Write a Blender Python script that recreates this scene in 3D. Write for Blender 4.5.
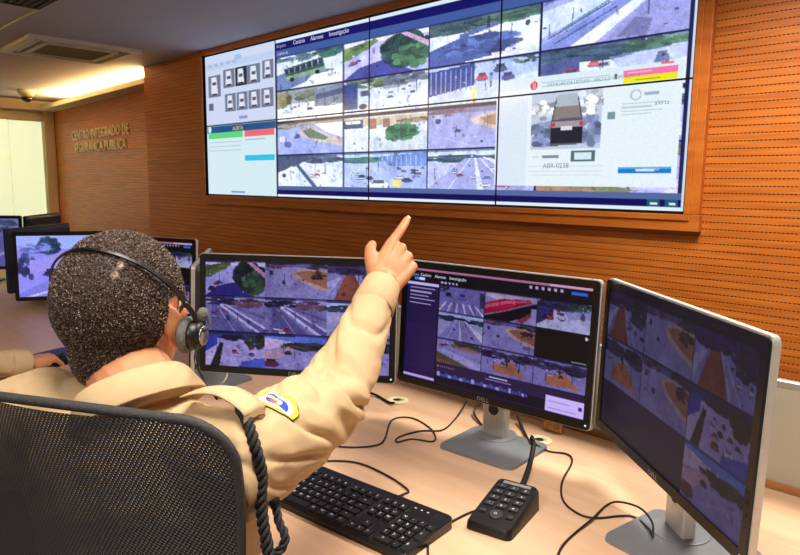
import bpy, bmesh, math, random
import numpy as np
from mathutils import Vector, Matrix, noise
from mathutils.bvhtree import BVHTree
random.seed(7); RNG = np.random.default_rng(7)
for o in list(bpy.data.objects): bpy.data.objects.remove(o)
SC = bpy.context.scene; COL = SC.collection
CAMZ = 1.36; F = 660.0
# ------------------------------------------------------------------ camera
def cam_axes(yaw, pitch, roll):
    fw = Vector((math.sin(yaw)*math.cos(pitch), math.cos(yaw)*math.cos(pitch), -math.sin(pitch)))
    r = Vector((math.cos(yaw), -math.sin(yaw), 0)); u = r.cross(fw)
    return math.cos(roll)*r+math.sin(roll)*u, -math.sin(roll)*r+math.cos(roll)*u, fw
CR, CU, CF = cam_axes(math.radians(-44.3145), math.radians(8.0923), math.radians(0.6904))
cd = bpy.data.cameras.new('camera'); cam = bpy.data.objects.new('camera', cd); COL.objects.link(cam)
cd.sensor_width = 36; cd.lens = 36*F/800; cd.clip_start = .02; cd.clip_end = 60
m = Matrix.Identity(4)
for i in range(3):
    m[i][0] = CR[i]; m[i][1] = CU[i]; m[i][2] = -CF[i]
m.translation = (0, 0, CAMZ); cam.matrix_world = m; SC.camera = cam
def px(u, v, t):                       # pixel + distance along the optical axis -> world point
    return Vector((0, 0, CAMZ)) + t*(CF + CR*((u-400)/F) - CU*((v-277.5)/F))
def pz(u, v, z):                       # pixel on a horizontal plane
    d = px(u, v, 1)-Vector((0, 0, CAMZ)); return Vector((0, 0, CAMZ)) + d*((z-CAMZ)/d.z)
def py_(u, v, y):
    d = px(u, v, 1)-Vector((0, 0, CAMZ)); return Vector((0, 0, CAMZ)) + d*(y/d.y)
def px_(u, v, x):
    d = px(u, v, 1)-Vector((0, 0, CAMZ)); return Vector((0, 0, CAMZ)) + d*(x/d.x)
# ------------------------------------------------------------------ world, exposure
W = bpy.data.worlds.new('world'); SC.world = W; W.use_nodes = True
W.node_tree.nodes['Background'].inputs[0].default_value = (.75, .85, 1, 1); W.node_tree.nodes['Background'].inputs[1].default_value = .6
vs = SC.view_settings; vs.view_transform = 'Standard'; vs.look = 'None'; vs.exposure = 0; vs.gamma = 1; vs.use_curve_mapping = False
def area(name, loc, size, power, col, direction=(0, 0, -1), sy=None, spread=180):
    l = bpy.data.lights.new(name, 'AREA'); l.energy = power; l.color = col; l.shape = 'RECTANGLE'; l.size = size; l.size_y = sy or size; l.spread = math.radians(spread)
    o = bpy.data.objects.new(name, l); COL.objects.link(o); o.location = loc
    o.rotation_euler = Vector(direction).to_track_quat('-Z', 'Y').to_euler(); return o
CEIL = 2.445; DESK = .74
WARM = (1, .92, .82)
ADDED_LAMPS = [(-.35, .40, 20, 'added unseen square ceiling lamp above the pointing officer'), (-.65, 2.1, 36, 'added unseen square ceiling lamp brightening the perforated wood wall'),
         (-.2, -1.6, 66, 'added unseen square ceiling lamp behind the camera, near the plain wall opposite the video wall')]  # ceiling lamps added out of view, placed to brighten people, desk and wood wall
for i, (x, y, e, _) in enumerate(ADDED_LAMPS):
    area('added_lamp_light', (x, y, CEIL-.035), .58, e, WARM, spread=140)
# ------------------------------------------------------------------ helpers
def lin(c):
    c = np.asarray(c, float)/255.
    return np.where(c <= .04045, c/12.92, ((c+.055)/1.055)**2.4)
def link(o, parent=None):
    COL.objects.link(o)
    if parent is not None: o.parent = parent
    return o
def empty(name, loc=(0, 0, 0), rz=0):
    o = bpy.data.objects.new(name, None); o.empty_display_size = .05; COL.objects.link(o); o.location = loc; o.rotation_euler = (0, 0, rz); return o
def tag(o, label=None, cat=None, group=None, kind=None):
    if label: o['label'] = label
    if cat: o['category'] = cat
    if group: o['group'] = group
    if kind: o['kind'] = kind
    return o
def obj(name, bm, mat, parent=None, smooth=False, loc=None, rot=None):
    me = bpy.data.meshes.new(name)
    if isinstance(bm, bpy.types.Mesh): me = bm
    else:
        bmesh.ops.recalc_face_normals(bm, faces=bm.faces); bm.to_mesh(me); bm.free()
    if mat is not None and not me.materials: me.materials.append(mat)
    if smooth: me.polygons.foreach_set('use_smooth', [True]*len(me.polygons))
    o = bpy.data.objects.new(name, me); link(o, parent)
    if loc is not None: o.location = loc
    if rot is not None: o.rotation_euler = rot
    return o
def autosmooth(o, ang=40):
    me = o.data; me.polygons.foreach_set('use_smooth', [True]*len(me.polygons))
    bm = bmesh.new(); bm.from_mesh(me)
    for e in bm.edges:
        if len(e.link_faces) == 2 and e.calc_face_angle(0) > math.radians(ang): e.smooth = False
    bm.to_mesh(me); bm.free(); return o
def box(bm, x0, x1, y0, y1, z0, z1, bev=0, M=None):
    vs_ = [bm.verts.new((x, y, z)) for z in (z0, z1) for y in (y0, y1) for x in (x0, x1)]
    fs = [bm.faces.new([vs_[i] for i in q]) for q in ((0, 2, 3, 1), (4, 5, 7, 6), (0, 1, 5, 4), (2, 6, 7, 3), (0, 4, 6, 2), (1, 3, 7, 5))]
    if bev > 0:
        es = list({e for f in fs for e in f.edges})
        r = bmesh.ops.bevel(bm, geom=es, offset=bev, segments=2, profile=.5, affect='EDGES', clamp_overlap=True)
        if M is not None: bmesh.ops.transform(bm, matrix=M, verts=r['verts']+[v for v in vs_ if v.is_valid])
    elif M is not None: bmesh.ops.transform(bm, matrix=M, verts=vs_)
    return bm
def nbox(*a, **k): return box(bmesh.new(), *a, **k)
def tube(bm, pts, rad, seg=8, caps=True):
    pts = [Vector(p) for p in pts]; n = len(pts)
    if not hasattr(rad, '__len__'): rad = [rad]*n
    rings = []; prev = None
    for i, p in enumerate(pts):
        t = (pts[min(i+1, n-1)]-pts[max(i-1, 0)]).normalized()
        if prev is None: a = t.orthogonal().normalized()
        else:
            a = prev-t*prev.dot(t); a = a.normalized() if a.length > 1e-6 else t.orthogonal().normalized()
        prev = a; b = t.cross(a)
        rings.append([bm.verts.new(p+(a*math.cos(2*math.pi*k/seg)+b*math.sin(2*math.pi*k/seg))*rad[i]) for k in range(seg)])
    for r0, r1 in zip(rings, rings[1:]):
        for k in range(seg): bm.faces.new((r0[k], r0[(k+1) % seg], r1[(k+1) % seg], r1[k]))
    if caps: bm.faces.new(rings[0][::-1]); bm.faces.new(rings[-1])
    return bm
def spline(pts, n=8):
    P = [Vector(p) for p in pts]; P = [P[0]*2-P[1]]+P+[P[-1]*2-P[-2]]; out = []
    for i in range(1, len(P)-2):
        for k in range(n):
            t = k/n; a, b, c, d = P[i-1:i+3]
            out.append(.5*((2*b)+(-a+c)*t+(2*a-5*b+4*c-d)*t*t+(-a+3*b-3*c+d)*t**3))
    out.append(P[-2]); return out
def limb(bm, pts, rad, seg=18):        # closed capsule chain for the remesh
    pts = [Vector(p) for p in pts]; a = (pts[0]-pts[1]).normalized(); b = (pts[-1]-pts[-2]).normalized()
    P, R = [], []
    for k in (90, 60, 30): P.append(pts[0]+a*rad[0]*math.sin(math.radians(k))*.98); R.append(max(rad[0]*math.cos(math.radians(k)), rad[0]*.06))
    P += pts; R += list(rad)
    for k in (30, 60, 90): P.append(pts[-1]+b*rad[-1]*math.sin(math.radians(k))*.98); R.append(max(rad[-1]*math.cos(math.radians(k)), rad[-1]*.06))
    return tube(bm, P, R, seg)
def ell(bm, c, r, M=None, seg=24):
    T = Matrix.Translation(c) @ Matrix.Diagonal((r[0], r[1], r[2], 1))
    if M is not None: T = M @ T
    bmesh.ops.create_uvsphere(bm, u_segments=seg, v_segments=seg//2, radius=1, matrix=T)
def remeshed(bm, voxel, smooth=4, fac=.5):
    bmesh.ops.recalc_face_normals(bm, faces=bm.faces)
    me = bpy.data.meshes.new('tmp'); bm.to_mesh(me); bm.free()
    o = bpy.data.objects.new('tmp', me); COL.objects.link(o)
    r = o.modifiers.new('r', 'REMESH'); r.mode = 'VOXEL'; r.voxel_size = voxel; r.use_smooth_shade = True
    if smooth:
        s = o.modifiers.new('s', 'SMOOTH'); s.factor = fac; s.iterations = smooth
    dg = bpy.context.evaluated_depsgraph_get(); dg.update()
    out = bpy.data.meshes.new_from_object(o.evaluated_get(dg)); bpy.data.objects.remove(o); bpy.data.meshes.remove(me)
    out.polygons.foreach_set('use_smooth', [True]*len(out.polygons)); return out
def revolve(bm, prof, seg=24, M=None):
    rings = []
    for r, z in prof:
        rings.append([bm.verts.new((r*math.cos(2*math.pi*k/seg), r*math.sin(2*math.pi*k/seg), z)) for k in range(seg)] if r > 1e-6 else [bm.verts.new((0, 0, z))])
    for a, b in zip(rings, rings[1:]):
        for k in range(seg):
            q = [a[k % len(a)], a[(k+1) % len(a)], b[(k+1) % len(b)], b[k % len(b)]]
            q = list(dict.fromkeys(q))
            if len(q) > 2: bm.faces.new(q)
    if len(rings[0]) > 1: bm.faces.new(rings[0][::-1])
    if len(rings[-1]) > 1: bm.faces.new(rings[-1])
    if M is not None: bmesh.ops.transform(bm, matrix=M, verts=[v for r in rings for v in r])
    return bm
def rrect(w, h, r, n=5):
    out = []
    for cx, cy, a0 in ((w/2-r, h/2-r, 0), (-w/2+r, h/2-r, 90), (-w/2+r, -h/2+r, 180), (w/2-r, -h/2+r, 270)):
        for k in range(n+1):
            a = math.radians(a0+90*k/n); out.append((cx+r*math.cos(a), cy+r*math.sin(a)))
    return out
def prism(bm, loop, a, b, axis='y', scale_b=1.0):   # loop in (x,z) extruded along y (or (x,y) along z)
    f = (lambda p, t: (p[0], t, p[1])) if axis == 'y' else (lambda p, t: (p[0], p[1], t))
    A = [bm.verts.new(f(p, a)) for p in loop]; B = [bm.verts.new(f((p[0]*scale_b, p[1]*scale_b), b)) for p in loop]
    bm.faces.new(A); bm.faces.new(B[::-1])
    for k in range(len(loop)): bm.faces.new((A[k], B[k], B[(k+1) % len(loop)], A[(k+1) % len(loop)]))
    return bm
def text(name, body, size, mat, parent, loc, rot=(math.pi/2, 0, 0), extrude=0, align='LEFT', sx=1):
    cu = bpy.data.curves.new('t', 'FONT'); cu.body = body; cu.size = size; cu.extrude = extrude; cu.align_x = align; cu.resolution_u = 2
    o = bpy.data.objects.new('t', cu); COL.objects.link(o); dg = bpy.context.evaluated_depsgraph_get(); dg.update()
    me = bpy.data.meshes.new_from_object(o.evaluated_get(dg)); bpy.data.objects.remove(o); bpy.data.curves.remove(cu)
    me.materials.clear(); me.materials.append(mat)
    r = bpy.data.objects.new(name, me); link(r, parent); r.location = loc; r.rotation_euler = rot; r.scale = (sx, 1, 1); return r
# ------------------------------------------------------------------ materials
def mat(name, col, rough=.5, metal=0, spec=.5, var=0, scale=30, bump=0, emis=None, es=1, coat=0, stretch=(1, 1, 1), col2=None):
    M_ = bpy.data.materials.new(name); M_.use_nodes = True; nt = M_.node_tree; b = nt.nodes['Principled BSDF']
    c = tuple(lin(col)); b.inputs['Base Color'].default_value = (*c, 1); b.inputs['Roughness'].default_value = rough
    b.inputs['Metallic'].default_value = metal; b.inputs['Specular IOR Level'].default_value = spec; b.inputs['Coat Weight'].default_value = coat
    if emis is not None: b.inputs['Emission Color'].default_value = (*lin(emis), 1); b.inputs['Emission Strength'].default_value = es
    if var or bump:
        tc = nt.nodes.new('ShaderNodeTexCoord'); mp = nt.nodes.new('ShaderNodeMapping'); mp.inputs['Scale'].default_value = stretch
        nz = nt.nodes.new('ShaderNodeTexNoise'); nz.inputs['Scale'].default_value = scale; nz.inputs['Detail'].default_value = 6
        nt.links.new(tc.outputs['Object'], mp.inputs[0]); nt.links.new(mp.outputs[0], nz.inputs['Vector'])
        if var:
            mx = nt.nodes.new('ShaderNodeMix'); mx.data_type = 'RGBA'
            c2 = tuple(lin(col2)) if col2 else tuple(x*(1-var) for x in c); c1 = c if col2 else tuple(min(1, x*(1+var*.6)) for x in c)
            mx.inputs[6].default_value = (*c2, 1); mx.inputs[7].default_value = (*c1, 1)
            rp = nt.nodes.new('ShaderNodeMapRange'); rp.inputs[1].default_value = .3; rp.inputs[2].default_value = .7
            nt.links.new(nz.outputs[0], rp.inputs[0]); nt.links.new(rp.outputs[0], mx.inputs[0]); nt.links.new(mx.outputs[2], b.inputs['Base Color'])
        if bump:
            bp = nt.nodes.new('ShaderNodeBump'); bp.inputs['Strength'].default_value = bump; bp.inputs['Distance'].default_value = .002
            nt.links.new(nz.outputs[0], bp.inputs['Height']); nt.links.new(bp.outputs[0], b.inputs['Normal'])
    return M_
def screen_mat(name, rough=.35, spec=.4, base=(6, 6, 9)):
    M_ = bpy.data.materials.new(name); M_.use_nodes = True; nt = M_.node_tree; b = nt.nodes['Principled BSDF']
    at = nt.nodes.new('ShaderNodeAttribute'); at.attribute_name = 'picture'
    nt.links.new(at.outputs['Color'], b.inputs['Emission Color']); b.inputs['Emission Strength'].default_value = 1
    b.inputs['Base Color'].default_value = (*lin(base), 1); b.inputs['Roughness'].default_value = rough; b.inputs['Specular IOR Level'].default_value = spec
    return M_
def wood_mat(name, c1, c2, perf=False, stretch=(1.2, 8, 22), rough=.45, bump=.1):
    M_ = bpy.data.materials.new(name); M_.use_nodes = True; nt = M_.node_tree; L = nt.links.new; b = nt.nodes['Principled BSDF']
    tc = nt.nodes.new('ShaderNodeTexCoord'); mp = nt.nodes.new('ShaderNodeMapping'); mp.inputs['Scale'].default_value = stretch
    L(tc.outputs['Object'], mp.inputs[0])
    nz = nt.nodes.new('ShaderNodeTexNoise'); nz.inputs['Scale'].default_value = 2.2; nz.inputs['Detail'].default_value = 8; nz.inputs['Distortion'].default_value = .6
    L(mp.outputs[0], nz.inputs['Vector'])
    rp = nt.nodes.new('ShaderNodeValToRGB'); rp.color_ramp.elements[0].position = .3; rp.color_ramp.elements[0].color = (*lin(c1), 1)
    rp.color_ramp.elements[1].position = .72; rp.color_ramp.elements[1].color = (*lin(c2), 1)
    L(nz.outputs[0], rp.inputs[0]); out = rp.outputs[0]
    if perf:                                    # rows of short slots routed into the grooves
        sx = nt.nodes.new('ShaderNodeSeparateXYZ'); L(tc.outputs['Object'], sx.inputs[0])
        def math_(op, a, bv):
            n = nt.nodes.new('ShaderNodeMath'); n.operation = op; L(a, n.inputs[0])
            if isinstance(bv, (int, float)): n.inputs[1].default_value = bv
            else: L(bv, n.inputs[1])
            return n.outputs[0]
        fx = math_('FRACT', math_('MULTIPLY', sx.outputs[0], 1/.0158), 0); hx = math_('LESS_THAN', fx, .6)
        fz = math_('FRACT', math_('MULTIPLY', sx.outputs[2], 1/.031), 0); hz = math_('LESS_THAN', fz, .135)
        h = math_('MULTIPLY', hx, hz)
        mx = nt.nodes.new('ShaderNodeMix'); mx.data_type = 'RGBA'; mx.inputs[7].default_value = (.018, .006, .002, 1)
        L(h, mx.inputs[0]); L(out, mx.inputs[6]); out = mx.outputs[2]
    L(out, b.inputs['Base Color']); b.inputs['Roughness'].default_value = rough
    bp = nt.nodes.new('ShaderNodeBump'); bp.inputs['Strength'].default_value = bump; bp.inputs['Distance'].default_value = .001
    L(nz.outputs[0], bp.inputs['Height']); L(bp.outputs[0], b.inputs['Normal'])
    return M_
MT = {}
MT['wood'] = wood_mat('perforated_wood', (174, 90, 22), (210, 122, 42), perf=True)
MT['trimwood'] = wood_mat('trim_wood', (178, 92, 24), (206, 118, 40), stretch=(1.5, 10, 10))
MT['desk'] = wood_mat('maple_laminate', (208, 168, 134), (222, 184, 150), stretch=(1.2, 14, 8), rough=.38, bump=.03)
MT['deskedge'] = wood_mat('desk_edge', (170, 112, 70), (186, 126, 82), stretch=(1.2, 14, 8))
MT['ceiling'] = mat('ceiling_paint', (208, 202, 212), .9, var=.04, scale=3)
MT['white'] = mat('white_plaster', (226, 216, 196), .8, var=.05, scale=4)
MT['cream'] = mat('cream_paint', (214, 200, 168), .6, var=.06, scale=6)
MT['floor'] = mat('carpet', (70, 66, 66), .95, var=.3, scale=80, bump=.4)
MT['plainwall'] = mat('wall_paint', (196, 186, 170), .85, var=.05, scale=3)
MT['black'] = mat('black_plastic', (14, 14, 16), .38, var=.2, scale=200)
MT['bezel'] = mat('bezel_black', (15, 14, 15), .3, var=.15, scale=150)
MT['dark'] = mat('dark_grey_plastic', (38, 38, 42), .5, var=.15, scale=150)
MT['key'] = mat('key_black', (20, 20, 22), .45)
MT['silver'] = mat('silver_plastic', (200, 198, 194), .34, .35, var=.03, scale=60)
MT['basegrey'] = mat('base_grey', (122, 126, 132), .4, .25, var=.05, scale=40)
MT['slate'] = mat('slate_back', (58, 70, 88), .35, var=.1, scale=20)
MT['print'] = mat('white_print', (220, 220, 225), .6)
MT['glass'] = mat('partition_panel', (178, 176, 160), .25, var=.04, scale=5, spec=.6)
MT['alu'] = mat('aluminium', (176, 176, 172), .35, .6)
MT['brass'] = mat('socket_bronze', (196, 156, 96), .4, .5, var=.2, scale=60)
MT['grommet'] = mat('grommet_cream', (222, 214, 170), .5, var=.05)
MT['cable'] = mat('black_cable', (20, 18, 18), .5, var=.1)
MT['cablew'] = mat('white_cable', (214, 206, 190), .5, var=.05)
MT['skin'] = mat('skin', (208, 142, 102), .5, var=.1, scale=40, bump=.12, spec=.35)
MT['nail'] = mat('nail', (240, 205, 180), .3)
MT['shirt'] = mat('khaki_shirt', (204, 176, 136), .85, var=.04, scale=60, bump=.15, spec=.2)
MT['shirt2'] = mat('khaki_shirt_shade', (196, 170, 118), .85, var=.05, scale=60, bump=.15, spec=.2)
MT['trouser'] = mat('khaki_trousers', (186, 160, 118), .9, var=.08, scale=40)
MT['boot'] = mat('boot', (24, 20, 18), .4, var=.2)
MT['cord'] = mat('braided_cord', (30, 30, 34), .7, var=.5, scale=350, bump=.5)
MT['foam'] = mat('foam_grey', (104, 104, 98), .95, var=.25, scale=300, bump=.6)
MT['metalcup'] = mat('cup_metal', (170, 172, 178), .25, .9)
MT['paper'] = mat('paper', (230, 228, 222), .8, var=.02)
MT['thread'] = mat('seam_thread', (120, 98, 68), .9)
MT['eye'] = mat('eye_white', (225, 220, 212), .2)
MT['iris'] = mat('iris', (40, 24, 16), .2)
MT['acbody'] = mat('ac_plastic', (222, 212, 186), .5, var=.03)
MT['acgrille'] = mat('ac_grille', (140, 122, 96), .7, var=.1)
MT['acdark'] = mat('ac_slot', (14, 13, 13), .6)
MT['vent'] = mat('vent_brown', (46, 26, 18), .6, var=.3)
MT['metal_letter'] = mat('letter_metal', (232, 220, 178), .4, .1)
MT['cove'] = mat('cove_tube', (255, 240, 200), .5, emis=(255, 220, 140), es=34)
MT['tube'] = mat('warm_tube', (255, 240, 210), .5, emis=(255, 214, 130), es=30)
MT['lamp'] = mat('added_lamp_diffuser', (255, 250, 240), .5, emis=(255, 238, 214), es=5)
MT['blind'] = mat('backlit_blind', (226, 236, 200), .8, emis=(226, 240, 200), es=.86)
MT['scr'] = screen_mat('lcd_picture', .42, .3, (4, 4, 6))
MT['wallscr'] = screen_mat('wall_lcd_picture', .16, .5)
MT['glow_white'] = mat('lit_text', (20, 20, 20), .5, emis=(214, 214, 240), es=1)
MT['glow_dim'] = mat('lit_text_dim', (20, 20, 20), .5, emis=(170, 160, 215), es=1)
MT['glow_yellow'] = mat('lit_text_yellow', (20, 20, 20), .5, emis=(220, 200, 60), es=1)
MT['glow_grey'] = mat('lit_text_grey', (20, 20, 20), .5, emis=(120, 130, 150), es=1)
MT['led'] = mat('power_led', (20, 20, 20), .5, emis=(230, 230, 255), es=1.2)
def mesh_fabric():
    M_ = bpy.data.materials.new('chair_mesh_fabric'); M_.use_nodes = True; nt = M_.node_tree; L = nt.links.new; b = nt.nodes['Principled BSDF']
    b.inputs['Base Color'].default_value = (*lin((48, 47, 49)), 1); b.inputs['Roughness'].default_value = .5
    uv = nt.nodes.new('ShaderNodeUVMap'); mp = nt.nodes.new('ShaderNodeMapping'); mp.inputs['Rotation'].default_value = (0, 0, math.radians(32)); L(uv.outputs[0], mp.inputs[0])
    sx = nt.nodes.new('ShaderNodeSeparateXYZ'); L(mp.outputs[0], sx.inputs[0])
    def mth(op, a, v=0.):
        n = nt.nodes.new('ShaderNodeMath'); n.operation = op; L(a, n.inputs[0])
        if isinstance(v, (int, float)): n.inputs[1].default_value = v
        else: L(v, n.inputs[1])
        return n.outputs[0]
    a = mth('FRACT', mth('MULTIPLY', sx.outputs[0], 1/.0046)); c = mth('FRACT', mth('MULTIPLY', sx.outputs[1], 1/.0036))
    ha = mth('ABSOLUTE', mth('SUBTRACT', a, .5)); hc = mth('ABSOLUTE', mth('SUBTRACT', c, .5))
    hole = mth('MULTIPLY', mth('LESS_THAN', ha, .12), mth('LESS_THAN', hc, .12))
    hgt = mth('ADD', ha, hc); bp = nt.nodes.new('ShaderNodeBump'); bp.inputs['Strength'].default_value = .9; bp.inputs['Distance'].default_value = .002
    L(hgt, bp.inputs['Height']); L(bp.outputs[0], b.inputs['Normal'])
    tr = nt.nodes.new('ShaderNodeBsdfTransparent'); mx = nt.nodes.new('ShaderNodeMixShader'); out = nt.nodes['Material Output']
    L(hole, mx.inputs[0]); L(b.outputs[0], mx.inputs[1]); L(tr.outputs[0], mx.inputs[2]); L(mx.outputs[0], out.inputs[0]); return M_
MT['mesh'] = mesh_fabric()
# ------------------------------------------------------------------ the room
def struct(name, bm, m_, label=None, parent=None, **k):
    o = obj(name, bm, m_, parent, **k); o['kind'] = 'structure'
    if label: o['label'] = label
    return o
XR, XL, YB, YF = 1.8, -10.25, 3.62, -3.2
struct('floor', nbox(XL-.1, XR+.1, YF-.1, YB+.1, -.08, 0), MT['floor'], 'dark grey carpet floor under the desks')
struct('ceiling', nbox(XL-.1, XR+.1, YF-.1, YB+.1, CEIL, CEIL+.08), MT['ceiling'], 'white painted ceiling')
struct('wall_right', nbox(XR, XR+.1, YF, YB, 0, CEIL), MT['plainwall'], 'plain pale wall beside the desks')
struct('wall_front', nbox(XL, XR, YF-.1, YF, 0, CEIL), MT['plainwall'], 'plain pale wall opposite the video wall')
# grooved acoustic boards: real grooves every 31 mm
def grooved(bm, p0, p1, z0, z1, pitch=.031, gh=.0045, gd=.0012, thick=.03):
    p0, p1 = Vector(p0), Vector(p1); d = (p1-p0).normalized(); n = Vector((d.y, -d.x, 0))   # n faces the room (-y)
    prof = []; k = math.floor(z0/pitch)
    z = z0; prof.append((z0, 0))
    while k*pitch < z1:
        a, b2 = k*pitch, k*pitch+gh
        if a > z0 and b2 < z1: prof += [(a, 0), (a+.0005, -gd), (b2-.0005, -gd), (b2, 0)]
        k += 1
    prof.append((z1, 0))
    A = [bm.verts.new(p0+n*q+Vector((0, 0, z_))) for z_, q in prof]; B = [bm.verts.new(p1+n*q+Vector((0, 0, z_))) for z_, q in prof]
    for i in range(len(prof)-1): bm.faces.new((A[i], B[i], B[i+1], A[i+1]))
    return bm
YW = 2.975; XE = -6.41
wb = bmesh.new(); grooved(wb, (XE, YW, 0), (XR, YW, 0), 0, CEIL)
wall_back = struct('wall_back', wb, MT['wood'], 'perforated orange wood wall panelling with fine horizontal grooves')
struct('panelling_core', nbox(XE, XR, YW+.006, YB, 0, CEIL), MT['trimwood'], None, wall_back)
L0, L1 = Vector((-10.25, 3.40, 0)), Vector((XE, 3.21, 0))
wl_ = bmesh.new(); grooved(wl_, L0, L1, 0, CEIL)
wall_letters = struct('wall_lettering', wl_, MT['wood'], 'set-back grooved wood wall that carries the metal lettering')
struct('panelling_core', prism(bmesh.new(), [(L0.x, L0.y+.006), (L1.x, L1.y+.006), (L1.x, YB), (L0.x, YB)], 0, CEIL, axis='z'), MT['trimwood'], None, wall_letters)
# window wall with opening
wy1 = px_(47, 150, XL).y; wz1 = px_(30, 119, XL).z; WY0, WY1, WZ0, WZ1 = 1.1, wy1, .55, wz1
bm = bmesh.new(); box(bm, XL-.1, XL, YF, WY0, 0, CEIL); box(bm, XL-.1, XL, WY1, 3.42, 0, CEIL); box(bm, XL-.1, XL, WY0, WY1, 0, WZ0); box(bm, XL-.1, XL, WY0, WY1, WZ1, CEIL)
struct('wall_left', bm, MT['cream'], 'cream wall around the bright window')
win = empty('window_1', (XL, (WY0+WY1)/2, WZ0)); tag(win, 'bright window with a pale backlit roller blind in a cream frame', kind='structure')
win_l = Vector(win.location)
bm = bmesh.new()
for a, b_, c, d in ((WY0-.06, WY0+.05, WZ0-.06, WZ1+.06), (WY1-.05, WY1+.07, WZ0-.06, WZ1+.06), (WY0, WY1, WZ0-.06, WZ0+.05), (WY0, WY1, WZ1-.03, WZ1+.06)):
    box(bm, -.02, .035, a-win_l.y, b_-win_l.y, c-win_l.z, d-win_l.z, .006)
obj('window_frame', bm, MT['cream'], win)
nb = 5
for i in range(nb):
    y0 = WY0+.05+(WY1-WY0-.1)*i/nb; y1 = WY0+.05+(WY1-WY0-.1)*(i+1)/nb
    obj('blind_panel', nbox(-.012, -.006, y0-win_l.y+.004, y1-win_l.y-.004, .05, WZ1-WZ0-.03), MT['blind'], win)
obj('pane', nbox(-.06, -.054, WY0-win_l.y, WY1-win_l.y, 0, WZ1-WZ0), MT['glass'], win)
# cornice with the hidden strip light
dirL = (L1-L0).normalized(); nL = Vector((dirL.y, -dirL.x, 0))
def slab(a, b_, d0, d1, z0, z1):
    bm = bmesh.new(); q = [a+nL*d0, b_+nL*d0, b_+nL*d1, a+nL*d1]
    lo = [bm.verts.new((p.x, p.y, z0)) for p in q]; hi = [bm.verts.new((p.x, p.y, z1)) for p in q]
    bm.faces.new(lo); bm.faces.new(hi[::-1])
    for k in range(4): bm.faces.new((lo[k], hi[k], hi[(k+1) % 4], lo[(k+1) % 4]))
    return bm
cz0, cz1 = CAMZ+.945, CAMZ+.998
trim = struct('trim_1', slab(L0, L1, 0, .21, cz0, cz0+.02), MT['cream'], 'cream light cove ledge above the lettering wall')
struct('cove_lip', slab(L0, L1, .19, .21, cz0+.02, cz1), MT['cream'], None, trim)
trim2 = struct('trim_2', nbox(XL, XL+.2, YF, 3.18, cz0, cz0+.02), MT['cream'], 'cream cornice above the window')
struct('cove_lip', nbox(XL+.18, XL+.2, YF, 3.18, cz0+.02, cz1), MT['cream'], None, trim2)
tube_bm = bmesh.new(); tube(tube_bm, [L0+dirL*.75+nL*.1+Vector((0, 0, cz0+.035)), L1-dirL*.03+nL*.1+Vector((0, 0, cz0+.035))], .012, 10)
tag(obj('cove_tube_light', tube_bm, MT['cove'], None, True), 'glowing warm tube light hidden in the cove above the lettering wall', 'light')
for s in range(1): 
    c = (L0+L1)/2+dirL*.5+nL*.1; area('cove_light', (c.x, c.y, cz0+.06), 3.0, 190, (1, .72, .30), (-nL.x*.0, -nL.y*.0, 1), .05)
tl_ = empty('tube_light_bar', (-6.6, -.62, CEIL)); tag(tl_, 'long warm ceiling tube light running parallel to the video wall', 'light')
obj('batten', nbox(-2.3, 2.3, -.03, .03, -.03, -.001, .004), MT['white'], tl_); tb = bmesh.new(); tube(tb, [(-2.28, 0, -.052), (2.28, 0, -.052)], .019, 12); obj('tube', tb, MT['tube'], tl_, True)
for x in (-2.27, 2.27): obj('end_cap', nbox(x-.02, x+.02, -.024, .024, -.075, -.0305, .004), MT['white'], tl_)
area('tube_bar_light', (-6.6, -.62, CEIL-.08), 4.5, 26, (1, .74, .36), sy=.04)
# bronze-coloured corner post between window and wood
struct('trim_3', prism(bmesh.new(), [(XL+.005, 3.26), (XL+.07, 3.26), (XL+.07, 3.39), (XL+.005, 3.39)], 0, cz0, axis='z'), MT['cream'], 'narrow cream corner post beside the window')
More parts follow.
